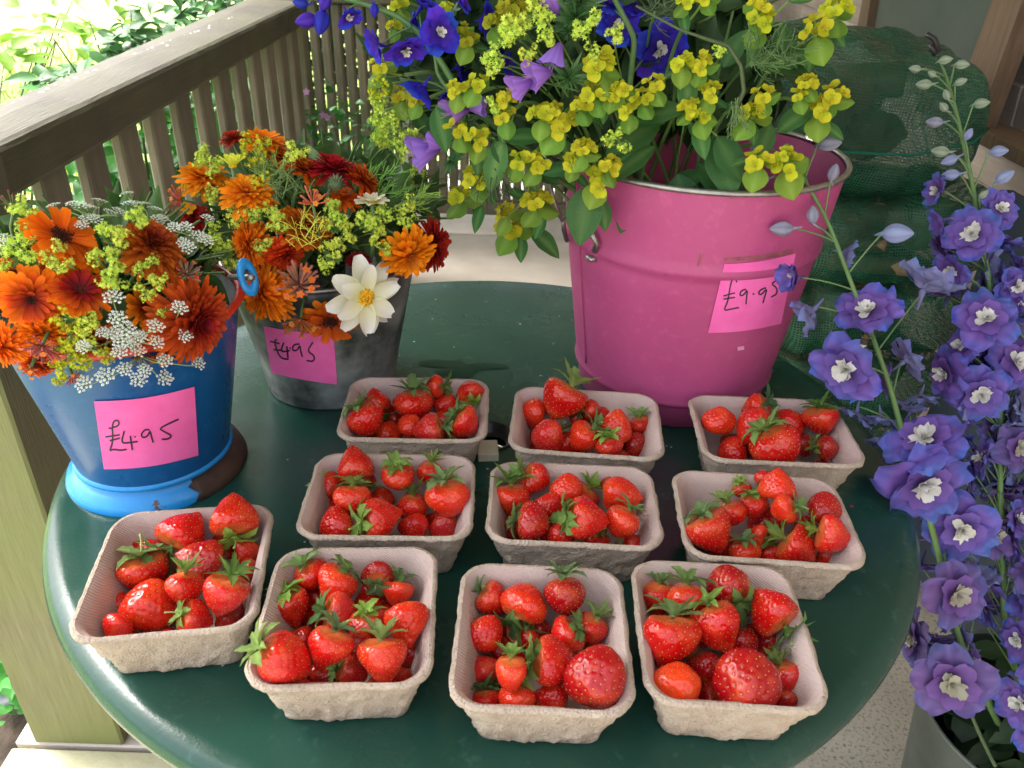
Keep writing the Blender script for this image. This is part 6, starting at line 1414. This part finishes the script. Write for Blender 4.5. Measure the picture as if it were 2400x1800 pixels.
delphinium('deep blue delphinium in the shade at the top centre of the bouquet',
  FB(z2, 2.765, [(1235, 180, 145, 60, .8, 'b', .03, .1), (1500, 310, 165, -40, .85, 'b', .03, .1), (450, 300, 110, 0, .3, 'b', .04, .2, 0), (520, 420, 70, 0, .5, 'b', .03, .2, 0), (380, 130, 100, 0, .4, 'b', .05, .2, 0), (1180, 20, 90, 60, .4, 'b', .03, .2, 0), (220, 420, 110, 0, .3, 'b', .05, .2, 0), (1560, 440, 90, -60, .3, 'b', .05, .2, 0), (1330, 60, 90, 60, .4, 'b', .05, .2, 0)]), [], [z2(1200, -40), z2(1350, 250), z2(1300, 700)], lambda y: .87, 'deep blue delphiniums in the pink bucket', (.0025, .004), MK)
# purple viper's bugloss
VB_ = [sepal_mesh(i+30, (.20, .08, .40), (.34, .19, .70), (.30, .22, .80), .10, .8) for i in range(2)]
def bugloss(label, bells, balls, v, sc, push=-.01):
    ps = [bq_point(*v(b_[0], b_[1]), CK, RK, push) for b_ in bells+balls]; org = ps[-1].copy(); root = empty('bugloss_stem', org, label, 'flower stem', "purple viper's bugloss in the pink bucket")
    for p, (x, y, r_, ang, t) in zip(ps, bells):
        rr = r_/sc*depth(p)/FPX; B = basis(imgdir(p, ang, t)); bl = Geo()
        V, C = [], []; a = np.linspace(0, 2*math.pi, 25)[:-1]
        for i in range(9):
            s = i/8; r2 = (.12+.66*s**.95)*(1+(.12*s*s)*np.sin(a*5+1)+.06*s*np.sin(a*3)); zz = s*1.2-.6+(s**3)*(.16*np.sin(a)+.08*np.sin(a*5))
            V.append(np.stack([r2*np.cos(a), r2*np.sin(a), zz], 1)); C.append(np.tile(np.array((.22, .09, .42))*(1-s)+np.array((.36, .20, .72))*s, (24, 1))*(1+.15*np.sin(a*10))[:, None])
        bl.add(np.concatenate(V), grid(24, 9, True), np.concatenate(C)); b2 = ob('bell', bl, PETAL, root, m=mat4(p-org, B, rr*1.4)); st_ = Geo()
        for k in range(4): tube([(0, 0, -.3), (.05*math.cos(k*1.6), .05*math.sin(k*1.6), .5), (.12*math.cos(k*1.6), .12*math.sin(k*1.6), .85+.1*(k % 2))], .012, 4, (.6, .35, .6), st_)
        ob('stamens', st_, PETAL, b2)
    for p, (x, y, r_, ang, t) in zip(ps[len(bells):], balls):
        rr = r_/sc*depth(p)/FPX; g = Geo()
        for k in range(170):
            d = nrm(RNG.normal(size=3)+imgdir(p, ang, t)*.5); l = rr*random.uniform(.5, 1.1); B = basis(d, spin=random.random()*6); g.add(np.array([(-.045*rr, 0, 0), (.045*rr, 0, 0), (0, .02*rr, l)])@B.T+(p-org)+d*rr*.1, [(0, 1, 2)], np.array((.045, .13, .035))*random.uniform(.6, 1.8))
        for k in range(7):
            d = imgdir(p, ang+random.uniform(-100, 100), random.uniform(-.2, .6)); g.merge(leafgeo(rr*1.5, rr*.28, 6, .2, .3, (.05, .13, .04), (.08, .18, .06)), np.stack([np.cross(d, nrm(CAM-p)), d, nrm(CAM-p)], 1), p-org)
        ob('hairy_calyx', g, LEAF, root)
    s_ = stem_to(org, bq_norm(org, CK, RK), MK, .003, (.08, .15, .06)); s_.xf(np.eye(3), -org); ob('stem', s_, STEM, root)
bugloss('purple bugloss bells beside the big hairy green ball', [(740, 480, 95, 190, .35), (620, 550, 85, 200, .3), (840, 350, 85, -110, .25)], [(920, 510, 130, 100, .6)], z2, 2.765)
bugloss('lone purple bugloss bell at the left over the pale floor', [(825, 975, 110, 190, .2), (880, 935, 60, 160, .2)], [(985, 1045, 75, -30, .2)], v2, 2.765)
bugloss('pale purple bugloss bells between the spurge heads at the left', [(200, 730, 90, 190, .4), (325, 700, 60, 10, .3)], [(270, 790, 50, -60, .2)], z2, 2.765, .015)
bugloss('spiky green bugloss stem at the top middle', [(830, 30, 80, 110, .1)], [(960, 120, 140, 90, .3), (990, 20, 130, 90, .3), (920, 200, 100, 90, .3)], z2, 2.765, .01)
threads('fennel_frond', 880, 300, 120, 70, 60, CK, RK, w1_, 2.212, (.08, .16, .05), 'dark fennel fronds in front of the upper log bag', -.01, 150, ang=(-40, 120), mouth=MK)
threads('fennel_frond', 720, 560, 30, 60, 24, CK, RK, w1_, 2.212, (.12, .2, .07), 'fennel hairs hanging above the bucket opening', -.01, 120, ang=(-140, -40), mouth=MK)
threads('fennel_frond', 1260, 1150, 90, 60, 24, CK, RK, v2, 2.765, (.05, .07, .03), 'thin dark twiggy threads over the pale floor', 0, 180, thick=.0006, ang=(-130, -60), mouth=MK)
threads('fennel_frond', 640, 800, 90, 160, 50, CK, RK, v2, 2.765, (.20, .32, .08), 'fine fennel threads at the left of the big bouquet', .02, 130, ang=(-60, 200), mouth=MK)
threads('fennel_frond', 300, 60, 90, 60, 30, CK, RK, w1_, 2.212, (.06, .10, .04), 'dark wiry threads at the top beside the wall', .02, 130, ang=(-60, 120), mouth=MK)
ob('twig', tube(np.array([bq_point(*w1_(x, y), CK, RK, -.005) for x, y in ((200, 30), (420, 150), (560, 200), (680, 240), (745, 340), (760, 470), (700, 620))]), [.001, .0013, .0017, .002, .0021, .0022, .0024], 7, (.06, .09, .035)), STEM, label='bent thick green stem at the upper right of the bouquet', cat='stem')
inner('bouquet_leaves', np.array([.08, 1.0, 1.12]), np.array([.29, .13, .18]), 1000, .075, (.022, .06, .02), (.04, .10, .03), 'dark green leaves and stems filling the heart of the big bouquet', .95)
# ------------------------------------------------------------------ bumblebee on the violet floret
p = aty(*s4(535, 290), YfQ(796)-.045); e = empty('bumblebee', p, 'dark bumblebee with pale tail clinging below a violet delphinium floret', 'bee'); rr = 46/3.016*depth(p)/FPX; B = basis(imgdir(p, 75, .3))
m, n, b, o = newmat('bee_fur'); at = N(n, 'ShaderNodeAttribute', attribute_name='Col'); n.links.new(at.outputs['Color'], b.inputs['Base Color']); setb(b, Roughness=.9); BEE = m
def furball(sc, t, cf, nm, n_=260):
    g = Geo(); V = []; a = np.linspace(0, 2*math.pi, 17)[:-1]
    for i in range(11):
        th_ = math.pi*i/10; V.append(np.stack([math.sin(th_)*np.cos(a)*sc[0], math.sin(th_)*np.sin(a)*sc[1], np.full(16, math.cos(th_)*sc[2])], 1))
    V = np.concatenate(V); g.add(V+t, grid(16, 11, True), np.array([cf(v_[2]/sc[2]) for v_ in V]))
    for k in range(n_):
        d = nrm(RNG.normal(size=3)); q = d*np.array(sc); Bh = basis(d+RNG.normal(size=3)*.3); g.add(np.array([(-.02, 0, 0), (.02, 0, 0), (0, 0, .16)])@Bh.T+q+t, [(0, 1, 2)], cf(d[2]))
    return ob(nm, g, BEE, e, m=mat4((0, 0, 0), B, rr))
furball((.52, .48, .75), np.array([0, 0, -.45]), lambda z_: (.55, .5, .42) if z_ < -.55 else (.03, .02, .012), 'abdomen'); furball((.45, .42, .45), np.array([0, 0, .45]), lambda z_: (.06, .035, .012), 'thorax'); furball((.25, .25, .22), np.array([0, .05, .95]), lambda z_: (.02, .015, .01), 'head', 60)
for s_ in (-1, 1):
    wg_ = Geo(); V, F, C = petal(1.0, .42, 6, 0, 0, None, 0, (.35, .33, .3), (.4, .38, .35), .1); addp(wg_, (V, F, C), rz(-math.pi/2+s_*.5), (s_*.2, .35, .4)); ob('wing', wg_, PETAL, e, m=mat4((0, 0, 0), B, rr))
g = Geo()
for s_ in (-1, 1):
    for k in range(3): tube([(s_*.3, -.2, .5-k*.3), (s_*.75, -.25, .6-k*.45), (s_*.85, -.6, .5-k*.5)], .045, 5, (.02, .015, .01), g)
ob('legs', g, BEE, e, m=mat4((0, 0, 0), B, rr))
# ------------------------------------------------------------------ tub of delphiniums on the floor
GLAZ = mat_noisy('weathered_zinc', (.055, .068, .062), (.13, .15, .135), 9, .38, .0008, 40, metallic=.35)
INSD = mat_noisy('dark_tub_inside', (.008, .016, .012), (.02, .035, .028), 10, .5)
e = empty('flower_tub', (TUB[0], TUB[1], 0), 'grey zinc tub on the concrete floor holding the violet delphiniums', 'bucket')
ob('tub_body', lathe([(.10, 0), (.112, .0), (.114, .006)]+[(.112+.038*t, .01+.315*t) for t in np.linspace(0, 1, 12)]+[(.152, .329)], 72, wob=.006), GLAZ, e)
ob('tub_lining', lathe([(.1495, .328)]+[(.148-.036*t, .325-.30*t) for t in np.linspace(0, 1, 6)]+[(0, .02)], 72, wob=.006), INSD, e)
a = np.linspace(0, 2*math.pi, 73); ob('rim', tube(np.stack([.151*np.cos(a), .151*np.sin(a), .329+0*a], 1), .003, 8, cap=False), GLAZ, e)
lf = leafmass('tub_leaves', 110, [(TUB[0], TUB[1], .30, .11, .11, .10)], .07, (.02, .055, .02), (.04, .09, .03), label='dark green leaves and stems inside the zinc tub')
# ------------------------------------------------------------------ log bags stacked by the wall
LOGM = wood('split_log_wood', (.20, .15, .085), (.34, .26, .15), (8, 8, 1)); BARK = mat_noisy('bark', (.10, .065, .04), (.22, .15, .09), 25, .9, .004, 50)
m, n, b, o = newmat('green_net'); tc = n.nodes.new('ShaderNodeTexCoord'); setb(b, Roughness=.45)
n.links.new(ramp(n, noise(n, 9, 4), [(.3, (.006, .060, .032)), (.7, (.014, .115, .062))]), b.inputs['Base Color'])
def wav(dirn, s):
    wv = N(n, 'ShaderNodeTexWave', bands_direction=dirn); wv.inputs['Scale'].default_value = s; wv.inputs['Distortion'].default_value = 1.2; wv.inputs['Detail'].default_value = 1; n.links.new(tc.outputs['Object'], wv.inputs['Vector']); return wv.outputs['Fac']
mx1 = n.nodes.new('ShaderNodeMath'); mx1.operation = 'MAXIMUM'; n.links.new(wav('X', 60), mx1.inputs[0]); n.links.new(wav('Z', 60), mx1.inputs[1])
tr = n.nodes.new('ShaderNodeBsdfTransparent'); ms = n.nodes.new('ShaderNodeMixShader'); n.links.new(ramp(n, mx1.outputs[0], [(.62, .42), (.86, .9)]), ms.inputs[0])
n.links.new(tr.outputs[0], ms.inputs[1]); n.links.new(b.outputs[0], ms.inputs[2]); n.links.new(ms.outputs[0], o.inputs[0])
bump(n, b, noise(n, 26, 5), .006, .8); NET = m
def logpiece(L, r_, ang, seed):
    rg = np.random.default_rng(seed); k = [0, 110, 200] if seed % 2 else [0, 90, 180, 270]
    pr = [(0, 0)] if seed % 2 else []
    V = []; ys = np.linspace(-L/2, L/2, 5); aa = np.radians(np.linspace(20, 160 if seed % 2 else 380-40, 8)); sec = [(r_*math.cos(t)*rg.uniform(.9, 1.1), r_*math.sin(t)*rg.uniform(.9, 1.1)) for t in aa]
    if seed % 2: sec = [(x, y-.4*r_) for x, y in sec]+[(-.3*r_, -.75*r_), (.3*r_, -.8*r_)]
    for y_ in ys:
        for (x, z_) in sec: V.append((x*rg.uniform(.97, 1.03), y_, z_*rg.uniform(.97, 1.03)))
    m_ = len(sec); g = Geo().add(np.array(V), [q[::-1] for q in grid(m_, 5, True)]+[tuple(range(m_)), tuple(reversed(range(4*m_, 5*m_)))]); return g
def bag(loc, size, label, nlog, seed, tilt=0.0, thread=False):
    random.seed(seed); e = empty('log_bag', loc, label, 'log bag', 'green net bags of firewood stacked by the wall'); e.rotation_euler = (0, tilt, R(8))
    hx, hy, hz = np.array(size)/2; V = []; NA, NB = 110, 60
    for i in range(NB):
        th_ = math.pi*i/(NB-1)
        for j in range(NA):
            u = 2*math.pi*j/NA; d = np.array([math.sin(th_)*math.cos(u), math.sin(th_)*math.sin(u), math.cos(th_)]); q = np.sign(d)*np.abs(d)**.55; V.append(q*[hx, hy, hz])
    V = np.array(V); nv = V/np.linalg.norm(V, axis=1)[:, None]; V = V+nv*(vnoise(V, seed, 11)*.026+vnoise(V*[1, 1, .35], seed+1, 34)*.010+.006*np.abs(np.sin(V[:, 0]*38+V[:, 2]*22+vnoise(V, seed+7, 9)*2)))[:, None]
    net = ob('net', Geo().add(V, [q[::-1] for q in grid(NA, NB, True)]), NET, e)
    for k in range(nlog):
        gx = random.uniform(-.6, .6)*hx; gz = random.uniform(-.5, .42)*hz; L = hy*1.25*random.uniform(.8, 1.1)
        mt_ = LOGM if k % 3 else BARK; o_ = ob('log', logpiece(L, hz*random.uniform(.30, .42), 0, seed*10+k), mt_, e, m=mat4((gx, random.uniform(-.02, .0), gz), basis((random.uniform(-.3, .3), .1, 1), spin=random.uniform(-.7, .7))))
    if thread: ob('seam_cord', tube([(-hx*.93, -hy*.80, -hz*.25), (-hx*.4, -hy*1.09, -hz*.38), (hx*.3, -hy*1.09, -hz*.30), (hx*.72, -hy*1.02, -hz*.05), (hx*.93, -hy*.75, hz*.1)], .0025, 6, (.015, .16, .10)), MATT, e)
    return e
bag((.585, 1.62, .965), (.54, .36, .25), 'topmost green net log bag, bulging with split logs under the window frame', 12, 1, R(6), True)
bag((.70, 1.60, .745), (.44, .32, .17), 'second green net log bag from the top, pressed flat', 10, 2)
bag((.70, 1.62, .575), (.44, .32, .17), 'third green net log bag from the top', 10, 3)
bag((.69, 1.60, .405), (.46, .34, .16), 'fourth green net log bag from the top, just showing by the table edge', 9, 4)
bag((.69, 1.62, .245), (.46, .34, .16), 'second lowest green net log bag of the stack', 8, 5)
bag((.68, 1.60, .085), (.46, .34, .165), 'lowest green net log bag, standing on the floor', 8, 6)
bag((.36, 1.80, .93), (.26, .26, .16), 'small pale green net bag showing behind the spurge stems', 6, 7)
bag((.38, 1.80, .10), (.30, .26, .19), 'green net log bag on the floor behind the pink bucket', 6, 8)
ob('loose_log', logpiece(.15, .026, 0, 3), LOGM, m=mat4(aty(2040, 615, 1.46), basis((0, .2, 1), spin=1.3)), label='loose split log poking out between two net bags', cat='log')
ob('loose_log', logpiece(.13, .020, 0, 5), LOGM, m=mat4(aty(1990, 565, 1.47), basis((0, .2, 1), spin=1.1)), label='pale stick of firewood resting on the lower net bag', cat='log')
# wood framed screen leaning on the wall above the bags
m, n, b, o = newmat('dusty_green_gauze'); f = noise(n, 5, 4); n.links.new(ramp(n, f, [(.3, (.045, .062, .050)), (.7, (.085, .10, .082))]), b.inputs['Base Color']); setb(b, Roughness=.6); bump(n, b, noise(n, 300, 2), .0006); GAUZE = m
X0 = .985
e = empty('window_frame', (X0, 2.2, .9), 'wood framed window of dusty green gauze in the boarded wall', 'window')
def xq(x, y, off=0): p_ = atx(x, y, X0); p_[0] -= off; return p_-np.array(e.location)
def bar(name, a_, b_, c_, d_, th_, mat):
    g = Geo(); A = [xq(*q) for q in (a_, b_, c_, d_)]; V = A+[p_-np.array([th_, 0, 0]) for p_ in A]; g.add(V, [(0, 1, 2, 3), (7, 6, 5, 4), (0, 4, 5, 1), (1, 5, 6, 2), (2, 6, 7, 3), (3, 7, 4, 0)]); o = ob(name, g.mesh(name, False), mat, e); return o
bar('gauze_panel', (2070, -60), (2470, -60), (2290, 330), (2030, 110), .006, GAUZE)
bar('frame_stile', (2058, -60), (2076, -60), (2052, 82), (2030, 82), .03, W_FRAME)
bar('frame_stile', (2395, -60), (2470, -60), (2330, 310), (2262, 295), .04, W_FRAME)
bar('frame_rail', (2030, 82), (2048, 72), (2290, 292), (2272, 310), .03, W_FRAME)
ob('ledge_board', box((-.05, -.6, -.015), (.03, .35, .015), bev=.003), W_FRAME, m=mat4(atx(2370, 330, 1.0)), label='rough timber ledge below the gauze window', cat='ledge')
# slate board at the right picture edge
SL = mat_noisy('slate_blue_paint', (.022, .030, .045), (.035, .045, .065), 8, .5)
pA, pB, pC = atx(2400, 340, .86), atx(2330, 480, .86), atx(2340, 900, .86)
tag(ob('slate_board', box((.855, .9, .10), (.875, 1.42, .87), bev=.004), SL), 'dark slate blue board standing behind the delphiniums at the right edge', 'board')
tag(ob('box_crate', box((.80, 1.48, 0), (1.0, 1.9, .02), bev=.003), SL), 'dark flat tray on the floor beside the log bags', 'tray')
ob('bag_tie', tube([aty(2170, 80, 1.47), aty(2190, 92, 1.465), aty(2200, 120, 1.465), aty(2192, 128, 1.465), aty(2180, 105, 1.467)], .005, 6), DARK, label='black plastic tie at the neck of the topmost log bag', cat='tie')
